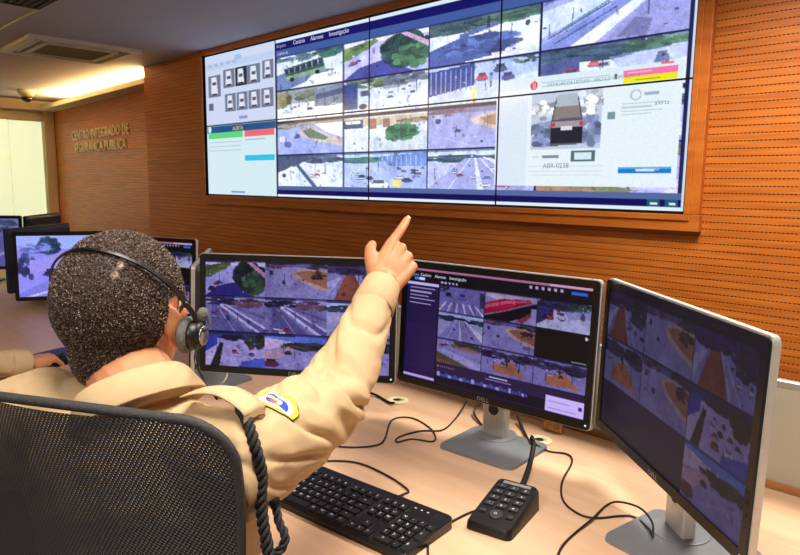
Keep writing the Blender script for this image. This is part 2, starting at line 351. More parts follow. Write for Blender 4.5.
# ------------------------------------------------------------------ picture painting (flat print of the screens)
class Cv:
    def __init__(s, w, h, col=(0, 0, 0)):
        s.w, s.h = w, h; s.a = np.empty((h, w, 3)); s.a[:] = col
        s.X, s.Y = np.meshgrid((np.arange(w)+.5)/w, (np.arange(h)+.5)/h); s.r = (0, 0, 1, 1); s.clip = np.ones((h, w), bool)
    def sub(s, x0, y0, x1, y1):
        s.r = (x0, y0, x1, y1); s.clip = (s.X >= x0) & (s.X < x1) & (s.Y >= y0) & (s.Y < y1); return s
    def uv(s):
        x0, y0, x1, y1 = s.r; return (s.X-x0)/(x1-x0), (s.Y-y0)/(y1-y0)
    def put(s, m_, col, al=1.):
        m_ = m_ & s.clip
        s.a[m_] = s.a[m_]*(1-al)+np.asarray(col, float)*al
    def fill(s, col): s.put(s.clip, col)
    def rect(s, x0, y0, x1, y1, col, al=1.):
        u, v = s.uv(); s.put((u >= x0) & (u < x1) & (v >= y0) & (v < y1), col, al)
    def poly(s, P, col, al=1.):
        u, v = s.uv(); ins = np.zeros(u.shape, bool)
        for (x0, y0), (x1, y1) in zip(P, P[1:]+P[:1]):
            c = (y0 > v) != (y1 > v)
            with np.errstate(divide='ignore', invalid='ignore'): ins ^= c & (u < (x1-x0)*(v-y0)/(y1-y0+1e-12)+x0)
        s.put(ins, col, al)
    def ell(s, cx, cy, rx, ry, col, al=1.):
        u, v = s.uv(); s.put(((u-cx)/rx)**2+((v-cy)/ry)**2 < 1, col, al)
    def line(s, x0, y0, x1, y1, w, col, al=1.):
        dx, dy = x1-x0, y1-y0; l = math.hypot(dx, dy)+1e-9; nx, ny = -dy/l*w/2, dx/l*w/2
        s.poly([(x0+nx, y0+ny), (x1+nx, y1+ny), (x1-nx, y1-ny), (x0-nx, y0-ny)], col, al)
    def grain(s, amp, k=1):
        n = RNG.normal(0, amp, (s.h//k+1, s.w//k+1)); n = np.kron(n, np.ones((k, k)))[:s.h, :s.w]
        s.a[s.clip] += n[s.clip][:, None]
    def tree(s, cx, cy, rx, ry, col, n=40):
        for i in range(n):
            a, r = RNG.uniform(0, 6.283), math.sqrt(RNG.uniform(0, 1)); k = RNG.uniform(.55, 1.35)
            s.ell(cx+math.cos(a)*r*rx, cy+math.sin(a)*r*ry, rx*.28, ry*.28, np.array(col)*k, .8)
    def car(s, x, y, w, h, col):
        s.ell(x, y+h*.35, w*.62, h*.4, (40, 40, 60), .7); s.rect(x-w/2, y-h*.15, x+w/2, y+h*.45, col); s.rect(x-w*.36, y-h*.5, x+w*.36, y, np.array(col)*.8); s.rect(x-w*.3, y-h*.4, x+w*.3, y-h*.08, (50, 54, 80), .8)
    def cars(s, n, x0, x1, y0, y1, sc=.05, asp=.9):
        for i in range(n):
            y = RNG.uniform(y0, y1); x = RNG.uniform(x0, x1); k = sc*(.5+1.0*(y-y0)/(y1-y0+1e-6))
            c = [(225, 225, 240), (60, 62, 80), (180, 60, 60), (200, 205, 225), (90, 100, 150)][RNG.integers(5)]
            s.car(x, y, k, k*asp, c)
    def done(s): return np.clip(s.a, 0, 255)
ROAD, LIGHT, GREEN, EARTH, SKY = (150, 150, 196), (214, 216, 244), (62, 104, 60), (170, 128, 92), (196, 208, 245)
def f_avenue(c, dark=0, skyh=.22):       # wide avenue running away, trees behind
    c.fill((176, 178, 214)); c.rect(0, 0, 1, skyh, SKY); c.tree(.3, skyh, .34, .09, (54, 74, 84), 50); c.tree(.85, skyh, .22, .10, (60, 80, 76), 40)
    c.poly([(.38, skyh), (.56, skyh), (1.05, 1), (.0, 1)], ROAD); c.poly([(.47, skyh), (.485, skyh), (.56, 1), (.50, 1)], (226, 226, 240), .8)
    c.poly([(.56, skyh), (.62, skyh), (1.3, 1), (1.05, 1)], LIGHT); c.line(.43, skyh, .22, 1, .012, (230, 230, 244), .7); c.line(.52, skyh, .8, 1, .012, (230, 230, 244), .7)
    c.cars(7, .25, .8, skyh+.1, .9, .06)
def f_curve(c, earth=EARTH):             # bend around an earth island
    c.fill((158, 156, 202)); c.rect(0, 0, 1, .13, (120, 116, 150)); c.tree(.2, .1, .2, .07, (110, 84, 96), 24); c.tree(.85, .1, .2, .1, (80, 84, 74), 30)
    c.poly([(.42, .26), (.62, .16), (1, .2), (1, .78), (.8, .68), (.55, .5), (.44, .38)], (206, 176, 164)); c.poly([(.50, .28), (.66, .2), (1, .24), (1, .68), (.8, .58), (.6, .44)], earth)
    c.tree(.85, .33, .12, .12, (92, 70, 52), 24); c.ell(.1, .3, .03, .07, (60, 52, 96)); c.line(.12, .7, .5, .98, .012, (214, 212, 240), .5); c.car(.3, .55, .06, .08, (70, 72, 96))
def f_barrier(c, flip=0):                # motorway with pale central barrier
    def X(x): return 1-x if flip else x
    c.fill((140, 138, 184)); c.rect(0, 0, 1, .2, (178, 180, 220)); c.tree(.25, .16, .3, .1, (52, 54, 74), 40); c.tree(.75, .18, .25, .12, (92, 78, 92), 40); c.rect(.5, .13, .95, .26, (150, 110, 110), .6)
    c.poly([(X(.22), .24), (X(.34), .22), (X(1.0), .82), (X(1.0), 1), (X(.84), 1)], (206, 204, 238)); c.poly([(X(.3), .26), (X(.33), .25), (X(1), .9), (X(1), 1), (X(.93), 1)], (110, 108, 160))
    c.poly([(X(.1), .24), (X(.2), .24), (X(.72), 1), (X(.1), 1)], (112, 110, 158)); c.line(X(.2), .3, X(.5), 1, .012, (214, 212, 240), .7)
    c.poly([(X(.45), .3), (X(.52), .28), (X(1), .52), (X(1), .62)], (120, 112, 160)); c.cars(6, .12, .42, .3, .95, .07)
def f_road_trees(c):                     # shaded lane, lawn at left, big tree at right
    c.fill((170, 168, 226)); c.rect(0, 0, 1, .12, (222, 220, 250)); c.poly([(0, .16), (.4, .02), (.44, .1), (.1, .46), (0, .5)], (102, 120, 60)); c.tree(.2, .2, .18, .08, (88, 110, 56), 30)
    c.poly([(.40, .14), (.50, .12), (.7, 1), (.0, 1), (0, .8)], (186, 180, 240)); c.poly([(.2, .72), (.5, .6), (.85, 1), (.0, 1)], (62, 60, 132)); c.poly([(.7, .05), (.78, .0), (1, .3), (1, .5)], (196, 160, 190))
    c.tree(.74, .42, .24, .38, (34, 52, 40), 90); c.tree(.82, .6, .18, .3, (70, 104, 66), 60); c.poly([(.68, 0), (.76, 0), (1, .32), (1, .46)], (190, 150, 176)); c.cars(4, .03, .22, .45, .85, .09)
def f_bus(c):
    c.fill((206, 214, 244)); c.tree(.2, .12, .35, .12, (70, 92, 96), 50); c.tree(.8, .1, .2, .15, (50, 80, 66), 50); c.rect(0, .16, .35, .26, (200, 206, 220))
    c.poly([(0, .55), (.3, .42), (.9, .62), (.2, 1), (0, 1)], (70, 84, 128), .8); c.poly([(.12, .38), (.72, .22), (.76, .62), (.16, .74)], (44, 66, 62)); c.poly([(.14, .42), (.7, .27), (.71, .40), (.15, .54)], (30, 36, 48)); c.poly([(.14, .62), (.74, .5), (.76, .62), (.16, .74)], (120, 150, 100))
    for i in range(6): c.line(.2+i*.09, .4-i*.025, .205+i*.09, .55-i*.025, .012, (160, 180, 170))
    c.ell(.25, .73, .035, .06, (16, 16, 24)); c.ell(.64, .62, .035, .06, (16, 16, 24)); c.poly([(.55, .7), (1, .62), (1, 1), (.4, 1)], (236, 240, 255))
def f_shops(c):
    c.fill((206, 210, 238)); c.rect(0, 0, 1, .45, (140, 150, 150)); c.tree(.1, .3, .14, .25, (112, 104, 60), 40); c.tree(.5, .26, .2, .2, (96, 100, 76), 40); c.poly([(.6, .1), (1, 0), (1, .6), (.6, .7)], (110, 116, 128)); c.poly([(.62, .25), (1, .15), (1, .32), (.62, .42)], (64, 70, 90))
    for i in range(7): c.line(.1+i*.13, .3, .1+i*.13, .7, .01, (70, 74, 84))
    c.poly([(0, .6), (1, .66), (1, 1), (0, 1)], (220, 224, 246)); c.cars(4, .1, .9, .55, .75, .08)
def f_truck(c):
    c.fill((192, 200, 232)); c.tree(.3, .15, .3, .18, (92, 110, 72), 50); c.rect(0, .1, .18, .85, (38, 54, 110)); c.poly([(.18, .25), (.32, .28), (.36, .7), (.18, .8)], (190, 206, 232)); c.rect(.22, .34, .32, .5, (60, 70, 96)); c.ell(.25, .8, .05, .08, (18, 20, 30))
    c.poly([(.4, .3), (1, .2), (1, 1), (.3, 1)], (206, 214, 246)); c.tree(.75, .14, .25, .14, (92, 98, 104), 40); c.rect(.5, .05, .7, .35, (96, 100, 112), .6); c.cars(5, .5, .95, .3, .6, .05)
def f_shade(c):                          # big tree shadow on a bright square
    c.fill((216, 224, 252)); c.rect(0, 0, 1, .2, (84, 96, 104)); c.tree(.3, .14, .4, .15, (56, 72, 70), 70); c.tree(.8, .12, .3, .12, (66, 92, 70), 60); c.poly([(0, .62), (.3, .42), (.62, .42), (.78, .6), (.7, .9), (.3, 1), (0, 1)], (72, 84, 140))
    c.tree(.5, .65, .3, .22, (70, 82, 134), 60); c.poly([(.3, .34), (.6, .2), (.7, .26), (.3, .45)], (84, 94, 140)); c.line(.57, .05, .57, .3, .025, (40, 44, 50)); c.ell(.9, .35, .02, .06, (60, 60, 80)); c.rect(.6, .88, .9, .92, (230, 190, 210))
def f_building_row(c):
    c.fill((186, 196, 236)); c.poly([(0, .1), (.45, .0), (.45, .55), (0, .75)], (54, 60, 118))
    for i in range(9): c.line(.02+i*.05, .12, .02+i*.05, .68, .012, (124, 136, 190))
    c.poly([(.45, 0), (1, 0), (1, .4), (.5, .5)], (164, 176, 220)); c.car(.52, .36, .09, .16, (206, 60, 70)); c.car(.68, .2, .1, .16, (70, 84, 110)); c.car(.75, .42, .1, .15, (72, 80, 140)); c.car(.72, .66, .09, .15, (230, 234, 250)); c.poly([(.43, .62), (.48, .6), (.46, 1), (.42, 1)], (214, 196, 120)); c.tree(.9, .08, .1, .1, (60, 80, 76), 20)
def f_walkway(c):
    c.fill((150, 150, 206)); c.poly([(0, .2), (.45, 0), (.75, 0), (0, .75)], (190, 200, 240)); c.poly([(0, .9), (.75, 0), (.86, 0), (.3, 1), (0, 1)], (120, 128, 190)); c.poly([(.22, 1), (.82, 0), (.9, 0), (.4, 1)], (224, 230, 252))
    c.poly([(.45, 1), (.9, 0), (1, 0), (1, 1)], (140, 138, 190)); c.line(.05, .78, .5, .25, .02, (60, 70, 120)); c.line(.1, .9, .55, .35, .02, (60, 70, 120)); c.line(.16, .62, .5, .2, .03, (96, 130, 150)); c.poly([(.55, .95), (.66, .62), (.78, .7), (.74, 1)], (96, 92, 130), .7)
def f_parking(c):
    c.fill((214, 220, 248)); c.tree(.35, .16, .45, .16, (60, 76, 92), 70); c.tree(.8, .12, .2, .14, (70, 100, 72), 40); c.poly([(0, .3), (.3, .2), (.3, .55), (0, .9)], (70, 72, 120)); c.car(.24, .55, .13, .2, (190, 70, 76)); c.car(.47, .5, .12, .24, (214, 216, 232)); c.car(.4, .38, .07, .14, (200, 90, 90)); c.car(.85, .42, .08, .2, (40, 44, 60)); c.poly([(.5, .3), (1, .2), (1, .5), (.6, .6)], (150, 156, 206), .5)
def f_roundabout(c):
    c.fill((150, 158, 214)); c.rect(0, 0, 1, .12, (150, 140, 120)); c.tree(.2, .1, .3, .08, (120, 120, 100), 30); c.poly([(.35, .25), (.55, .16), (.8, .45), (1, .6), (1, .8), (.6, .62), (.38, .42)], (196, 178, 160)); c.poly([(.4, .27), (.52, .2), (.8, .52), (.75, .6), (.5, .5)], (98, 112, 82)); c.poly([(.6, .1), (1, .1), (1, .55), (.75, .35)], (226, 232, 252)); c.car(.33, .42, .07, .1, (70, 74, 120)); c.ell(.17, .68, .06, .1, (80, 90, 150)); c.ell(.08, .5, .05, .1, (196, 206, 240))
def f_bush(c):
    c.fill((212, 218, 246)); c.rect(0, .05, 1, .28, (190, 170, 140)); c.rect(0, .1, .25, .32, (60, 66, 100)); c.rect(.02, .12, .22, .2, (230, 232, 244)); c.rect(.33, .08, .42, .36, (150, 104, 84)); c.rect(.5, .12, .58, .34, (140, 100, 86)); c.poly([(.3, .75), (.7, .45), (1, .5), (1, 1), (.4, 1)], (196, 200, 206)); c.tree(.72, .5, .16, .2, (58, 104, 62), 70); c.tree(.62, .62, .08, .12, (70, 120, 70), 30); c.tree(.85, .2, .18, .07, (120, 120, 90), 30)
def f_traffic(c):
    c.fill((160, 172, 220)); c.rect(0, 0, 1, .2, (170, 200, 230)); c.tree(.2, .2, .3, .08, (74, 110, 104), 50); c.poly([(.45, .12), (1, .02), (1, .4), (.6, .38)], (104, 124, 184))
    for i in range(9): c.line(.5+i*.055, .1, .5+i*.055, .38, .012, (150, 170, 214))
    c.poly([(.3, .3), (.45, .28), (.72, 1), (0, 1), (0, .7)], (170, 182, 228)); c.car(.45, .9, .22, .26, (240, 242, 250)); c.rect(.62, .8, .72, .96, (222, 200, 90)); c.cars(12, .66, .98, .42, .85, .08); c.cars(6, .1, .35, .4, .75, .06)
def f_flyover(c):
    c.fill((198, 206, 242)); c.poly([(0, 0), (.6, 0), (.3, .35), (0, .55)], (60, 66, 90)); c.tree(.7, .14, .3, .12, (80, 90, 110), 50); c.poly([(.28, .3), (.34, .28), (.62, 1), (.55, 1)], (70, 76, 110)); c.poly([(.4, .3), (1, .42), (1, 1), (.66, 1)], (214, 220, 250)); c.poly([(0, .6), (.24, .34), (.3, .5), (.3, 1), (0, 1)], (222, 228, 250)); c.cars(6, .45, .9, .3, .8, .06); c.ell(.1, .66, .03, .07, (50, 54, 80)); c.car(.62, .2, .18, .12, (60, 66, 80))
def f_red_bus(c):
    c.fill((176, 170, 216)); c.rect(0, 0, 1, .2, (200, 196, 220)); c.poly([(0, .1), (.2, .05), (.5, .16), (.2, .24)], (228, 214, 226)); c.poly([(0, .42), (.35, .18), (.88, .1), (.9, .22), (.4, .62), (0, .86)], (196, 46, 66)); c.poly([(0, .5), (.38, .26), (.86, .14), (.88, .18), (.4, .36), (0, .64)], (234, 120, 136)); c.poly([(0, .9), (.4, .64), (.9, .26), (1, .2), (1, .6), (.5, 1), (0, 1)], (26, 18, 28)); c.poly([(.62, .95), (.9, .55), (.96, .6), (.75, 1)], (150, 90, 90)); c.rect(.9, .4, 1, 1, (190, 180, 214))
def f_crossing(c):
    c.fill((140, 138, 190)); c.tree(.1, .12, .15, .12, (70, 70, 90), 20); c.car(.2, .3, .12, .14, (50, 50, 80)); c.car(.52, .34, .16, .2, (110, 130, 210))
    for i in range(6): c.line(.15+i*.13, .62, .0+i*.2, 1, .04, (220, 218, 244))
    c.line(.1, .62, .9, .62, .03, (212, 210, 240)); c.rect(.9, .1, 1, .7, (70, 80, 96))
def f_median(c):
    c.fill((152, 150, 202)); c.rect(0, 0, 1, .22, (84, 80, 110)); c.tree(.3, .2, .3, .1, (70, 66, 88), 40); c.tree(.85, .3, .2, .25, (60, 60, 74), 40); c.poly([(.28, .3), (.44, .28), (.6, 1), (.1, 1)], (150, 96, 66)); c.poly([(.0, .5), (.25, .3), (.0, .9)], (190, 186, 230)); c.line(.5, .3, .8, 1, .02, (206, 204, 236), .7); c.line(.45, .28, .64, 1, .03, (206, 204, 236), .8); c.cars(5, .55, .95, .35, .8, .07)
def f_verge(c):
    c.fill((168, 164, 214)); c.tree(.7, .15, .35, .14, (96, 104, 70), 50); c.poly([(.3, .2), (.8, .2), (1, .36), (.5, .3)], (176, 140, 100)); c.poly([(0, .35), (1, .72), (1, 1), (.9, 1), (0, .5)], (196, 192, 236)); c.poly([(0, .56), (.75, .98), (.7, 1), (0, 1)], (110, 110, 64)); c.poly([(0, .8), (.5, 1), (0, 1)], (150, 110, 70)); c.cars(3, .05, .3, .1, .25, .07)
def f_plaza(c):
    c.fill((162, 158, 208)); c.tree(.2, .2, .3, .14, (74, 72, 94), 60); c.tree(.8, .22, .25, .16, (74, 70, 80), 60); c.poly([(.35, .5), (.6, .4), (.9, .9), (.3, .9), (.2, .7)], (196, 140, 90)); c.line(.5, .2, .5, .6, .03, (60, 50, 50)); c.tree(.5, .3, .07, .12, (70, 76, 60), 20); c.line(.75, .35, .74, .7, .02, (60, 52, 52)); c.line(.25, .5, .24, .8, .02, (60, 52, 52)); c.cars(5, .1, .9, .3, .6, .06)
def f_beach(c):
    c.fill((158, 154, 206)); c.rect(0, 0, 1, .28, (110, 140, 220)); c.poly([(0, .1), (.5, .2), (.3, .36), (0, .45)], (214, 200, 232)); c.tree(.7, .32, .35, .12, (66, 74, 66), 70); c.poly([(0, .5), (.4, .34), (.5, .42), (.2, .7), (0, .8)], (206, 176, 186)); c.car(.1, .8, .22, .2, (120, 60, 70)); c.car(.38, .5, .1, .1, (60, 60, 84)); c.line(.3, .9, .9, .55, .015, (214, 210, 238), .7)
def f_lot(c):
    c.fill((184, 176, 224)); c.rect(0, 0, 1, .2, (70, 80, 120)); c.poly([(0, .2), (.2, .12), (.2, .45), (0, .6)], (70, 82, 180)); c.poly([(.24, .32), (.31, .32), (.24, 1), (.08, 1)], (40, 56, 44)); c.poly([(.0, .6), (.22, .36), (.08, 1), (0, 1)], (206, 198, 234)); c.tree(.5, .14, .2, .1, (50, 56, 70), 40); c.tree(.85, .25, .16, .2, (60, 72, 56), 50); c.cars(9, .42, .9, .3, .85, .09); c.poly([(.6, .85), (1, .7), (1, 1), (.6, 1)], (90, 110, 200))
def f_street_car(c):                      # hillside street with one dark car
    c.fill((140, 136, 214)); c.rect(0, 0, 1, .22, (150, 170, 226)); c.tree(.26, .17, .09, .13, (44, 70, 84), 60); c.tree(.75, .14, .2, .12, (62, 88, 110), 60); c.tree(.08, .5, .08, .2, (50, 62, 88), 30); c.tree(.15, .2, .12, .08, (110, 120, 180), 30); c.poly([(.1, .4), (.55, .3), (.6, .45), (.1, .62)], (150, 142, 210)); c.poly([(0, .95), (.6, .42), (1, .3), (1, 1), (0, 1)], (118, 118, 196)); c.poly([(.35, 1), (1, .55), (1, .62), (.45, 1)], (206, 206, 250)); c.poly([(.05, 1), (.75, .62), (.78, .64), (.12, 1)], (180, 182, 240)); c.car(.27, .60, .11, .10, (34, 34, 70)); c.tree(.62, .34, .05, .05, (226, 224, 250), 14)
def vnoise(h, w, cell):
    g = RNG.normal(0, 1, (int(h/cell)+3, int(w/cell)+3)); y = np.arange(h)/cell; x = np.arange(w)/cell; yi, xi = y.astype(int), x.astype(int); fy, fx = (y-yi)[:, None], (x-xi)[None, :]
    a = g[np.ix_(yi, xi)]; b = g[np.ix_(yi, xi+1)]; c_ = g[np.ix_(yi+1, xi)]; d = g[np.ix_(yi+1, xi+1)]
    return (a*(1-fx)+b*fx)*(1-fy)+(c_*(1-fx)+d*fx)*fy
def enrich(c, k=1.):        # street-camera texture: tarmac mottling, leaf shade, specks of people and kerbs
    h, w = c.h, c.w; n = vnoise(h, w, 2.2)*.045+vnoise(h, w, 5)*.04+vnoise(h, w, 12)*.05
    sh = vnoise(h, w, 7)+.6*vnoise(h, w, 3); dk = np.clip((sh-1.25)*1.2, 0, 1)*.35
    m_ = c.clip; c.a[m_] = c.a[m_]*(1+k*n[m_])[:, None]*(1-k*dk[m_])[:, None]
    for i in range(int(7*k)):
        x, y = RNG.uniform(.02, .98), RNG.uniform(.1, .97); d = (38, 40, 66) if RNG.uniform() < .8 else (216, 222, 250); c.ell(x, y, RNG.uniform(.006, .016), RNG.uniform(.01, .035), d, .75)
    for i in range(int(3*k)):
        x = RNG.uniform(.05, .95); y = RNG.uniform(.1, .5); c.line(x, y, x+RNG.uniform(-.01, .01), y+RNG.uniform(.15, .4), .009, (60, 62, 84), .7)
    c.rect(0, 0, 1, .03, (30, 34, 70), .5)
def soft(cv_, m_):
    a = cv_.a; b = (2*a+np.roll(a, 1, 0)+np.roll(a, -1, 0))/4; b = (2*b+np.roll(b, 1, 1)+np.roll(b, -1, 1))/4
    e = m_ & np.roll(m_, 1, 0) & np.roll(m_, -1, 0) & np.roll(m_, 1, 1) & np.roll(m_, -1, 1); cv_.a[e] = b[e]
def tint(a, t, k): return a*(1-k)+np.asarray(t, float)*k
FE = [f_avenue, f_curve, f_barrier]
def screen_obj(name, arr, w, h, parent, mt, loc, y=0):
    H_, W_, _ = arr.shape
    gx = np.linspace(-w/2, w/2, W_); gz = np.linspace(h/2, -h/2, H_); X, Z = np.meshgrid(gx, gz)
    co = np.stack([X, np.zeros_like(X), Z], -1).reshape(-1, 3)
    i = np.arange((H_-1)*(W_-1)); r_, c_ = i//(W_-1), i % (W_-1); a = r_*W_+c_
    fc = np.stack([a, a+W_, a+W_+1, a+1], -1)
    me = bpy.data.meshes.new(name); me.vertices.add(len(co)); me.vertices.foreach_set('co', co.ravel())
    me.loops.add(fc.size); me.loops.foreach_set('vertex_index', fc.ravel().astype(np.int32)); me.polygons.add(len(fc))
    me.polygons.foreach_set('loop_start', np.arange(0, fc.size, 4, dtype=np.int32)); me.update(calc_edges=True)
    at = me.color_attributes.new('picture', 'FLOAT_COLOR', 'POINT')
    c4 = np.ones((len(co), 4), np.float32); c4[:, :3] = lin(arr.reshape(-1, 3)); at.data.foreach_set('color', c4.ravel())
    me.materials.append(mt); o = bpy.data.objects.new(name, me); link(o, parent); o.location = loc; return o
# ---- one big picture for the 4 x 2 video wall (x in panels 0..4, y in panels 0..2)
PW = 210; PH = 118
cv = Cv(4*PW, 2*PH, (190, 205, 240))
def wsub(x0, y0, x1, y1): return cv.sub(x0/4, y0/2, x1/4, y1/2)
# upper left: plate-search page
c = wsub(0, 0, 1, 1); c.fill((206, 218, 244)); c.rect(0, .12, 1, .2, (190, 210, 240)); c.ell(.5, .1, .05, .04, (150, 200, 240))
for i in range(5): c.rect(.06+.09*i, .13, .11+.09*i, .17, (150, 160, 180), .5)
def thumb(x0, y0, x1, y1, dk):
    c.rect(x0, y0, x1, y1, (112, 122, 150) if not dk else (40, 48, 64)); mx = (x0+x1)/2; w = (x1-x0)
    c.poly([(mx-w*.26, y0+.02), (mx+w*.16, y0+.02), (mx+w*.26, y1-.03), (mx-w*.3, y1-.03)], (226, 230, 246)); c.rect(mx-w*.18, y0+.09, mx+w*.14, y0+.13, (80, 88, 110)); c.rect(mx-w*.24, y1-.05, mx+w*.2, y1-.02, (60, 66, 84))
thumb(.05, .29, .24, .59, 0)
for i, d in enumerate((0, 1, 0)): thumb(.28+.175*i, .24, .28+.175*(i+1)-.006, .49, d)
thumb(.83, .22, .97, .46, 0)
for i in range(4): thumb(.3+.17*i, .58, .3+.17*i+.155, .82, 0)
c.rect(.05, .68, .12, .78, (90, 110, 130)); c.rect(.5, .9, .62, .94, (150, 150, 230)); c.rect(0, .985, 1, 1, (150, 170, 200))
# lower left: entry form
c = wsub(0, 1, 1, 2); c.fill((212, 236, 244)); c.rect(.01, .01, .99, .1, (28, 84, 140)); c.rect(.36, .03, .52, .09, (190, 190, 60), .0); c.rect(.03, .1, .55, .19, (96, 214, 130)); c.rect(.57, .1, .97, .19, (232, 110, 120)); c.rect(.57, .44, .97, .52, (40, 196, 236)); c.ell(.05, .05, .025, .05, (220, 240, 250))
for y in (.24, .30, .36): c.rect(.04, y, .52, y+.008, (170, 190, 205))
c.rect(.58, .22, .85, .235, (170, 190, 205)); c.rect(.36, .94, .56, .97, (120, 150, 215))
# the application over the other six panels
c = wsub(1, 0, 4, 2); c.fill((34, 36, 84)); c.rect(0, 0, 1, .02, (222, 236, 252)); c.rect(0, .02, 1, .066, (12, 12, 100)); c.rect(0, .066, 1, .11, (66, 92, 160))
c.rect(0, .93, 1, .955, (84, 104, 160)); c.rect(0, .955, 1, .985, (8, 8, 92)); c.rect(0, .985, 1, 1, (226, 240, 252))
xs = [1.01, 1.75, 2.5, 3.24, 3.975]; ys = [.22, .645, 1.05, 1.46, 1.86]
LAY = [[f_bus, f_road_trees, f_shade, f_walkway], [f_shops, f_truck, f_building_row, f_parking], [f_roundabout, f_bush, f_curve, f_avenue], [f_flyover, f_traffic, f_avenue, f_verge]]
for r_ in range(4):
    for k in range(4):
        y0, y1 = ys[r_], ys[r_+1]
        if r_ == 1: y1 = 1.035
        c = wsub(xs[k]+.006, y0+.008, xs[k+1]-.006, y1-.008); LAY[r_][k](c); enrich(c); c.grain(6, 1)
        a = cv.a[c.clip]; a = tint(a, (150, 184, 255), .17)
        cv.a[c.clip] = np.clip((a-120)*1.25+136, 0, 255)
c = wsub(1, 0, 4, 2)
# bus-stop: pop-up window with the plate record
c = wsub(2.985, .86, 3.955, 1.81); c.fill((232, 244, 253)); c.rect(0, 0, 1, .1, (222, 240, 250)); c.rect(0, .16, .2, 1, (222, 234, 250)); c.ell(.235, .075, .022, .04, (226, 50, 60)); c.rect(.225, .05, .245, .1, (250, 230, 230), .6)
c.rect(.72, .03, .98, .085, (246, 120, 176)); c.rect(.72, .085, .98, .14, (240, 236, 30)); c.rect(.74, .045, .86, .06, (250, 190, 215)); c.rect(.78, .11, .9, .12, (170, 165, 40)); c.rect(.9, .0, .96, .018, (240, 110, 120))
for y in (.045, .085): c.rect(.28, y, .66, y+.012, (176, 190, 205), .8)
c.rect(.68, .05, .695, .09, (90, 120, 130))
c.rect(.72, .83, .98, .89, (20, 126, 206)); c.rect(.72, .83, .98, .85, (70, 170, 230)); c.rect(.81, .85, .9, .87, (220, 240, 255))
c.rect(.465, .68, .6, .78, (84, 110, 124)); c.rect(.485, .70, .58, .76, (214, 236, 244)); c.rect(.3, .72, .4, .745, (130, 140, 150)); c.rect(.24, .73, .28, .74, (190, 190, 200))
for i in range(4): c.rect(.72, .3+.03*i, .92-.05*(i % 2), .31+.03*i, (170, 196, 196), .7)
c.ell(.79, .235, .028, .045, (180, 196, 206)); c.ell(.79, .235, .020, .034, (232, 244, 253)); c.rect(.83, .22, .9, .245, (160, 180, 196)); c.rect(.655, .36, .695, .42, (120, 150, 160)); c.rect(.62, .24, .63, .3, (120, 130, 140))
for y in (.82, .86, .9): c.rect(.22, y, .64, y+.008, (206, 220, 230), .8)
c = wsub(3.205, 1.0, 3.59, 1.49); c.fill((196, 208, 232)); c.tree(.2, .75, .25, .2, (120, 134, 176), 40); c.tree(.15, .3, .2, .15, (226, 234, 246), 30); c.tree(.85, .7, .2, .25, (128, 142, 186), 40); c.tree(.85, .2, .2, .2, (232, 240, 250), 30)
c.poly([(.36, .1), (.68, .1), (.74, .45), (.76, .92), (.3, .95), (.3, .5)], (86, 92, 110)); c.poly([(.38, .06), (.66, .06), (.7, .4), (.34, .42)], (176, 190, 200)); c.poly([(.36, .26), (.68, .26), (.72, .46), (.33, .48)], (140, 130, 130)); c.rect(.31, .52, .76, .62, (170, 150, 160)); c.rect(.3, .62, .76, .9, (34, 38, 52)); c.rect(.45, .6, .6, .67, (222, 226, 234)); c.rect(.3, .54, .36, .6, (190, 60, 70)); c.rect(.7, .54, .76, .6, (190, 60, 70))
wsub(2.985, .86, 3.955, 1.81).grain(3)
wsub(0, 0, 4, 2); cv.rect(0, 0, 1, .0, (0, 0, 0))
c = wsub(1, 0, 4, 2); c.rect(.945, .955, .964, .985, (20, 90, 120)); c.rect(.972, .955, .99, .985, (20, 90, 120)); c.rect(.950, .965, .960, .975, (210, 240, 240)); c.rect(.977, .965, .987, .975, (210, 240, 240)); c.rect(.995, 0, 1, 1, (206, 226, 246))
wall_pic = cv.done()
VX0, VZ0, VY, PWM = -5.2192, CAMZ+1.03485, 2.958, 1.018; PHM = PWM*9/16
PLAB = [['video wall panel showing a pale page of small car photos, left end of upper row', 'video wall panel showing a dark green bus feed under the menu bar', 'video wall panel with a large green tree feed and a shaded square', 'video wall panel showing the walkway feed above the red dot and pink banner'],
        ['video wall panel showing a pale form with green, red and cyan bars', 'video wall panel showing a bend around a grassy island above a flyover', 'video wall panel with a round bush feed and a busy traffic feed', 'video wall panel showing a white pop-up page with a dark car photo']]
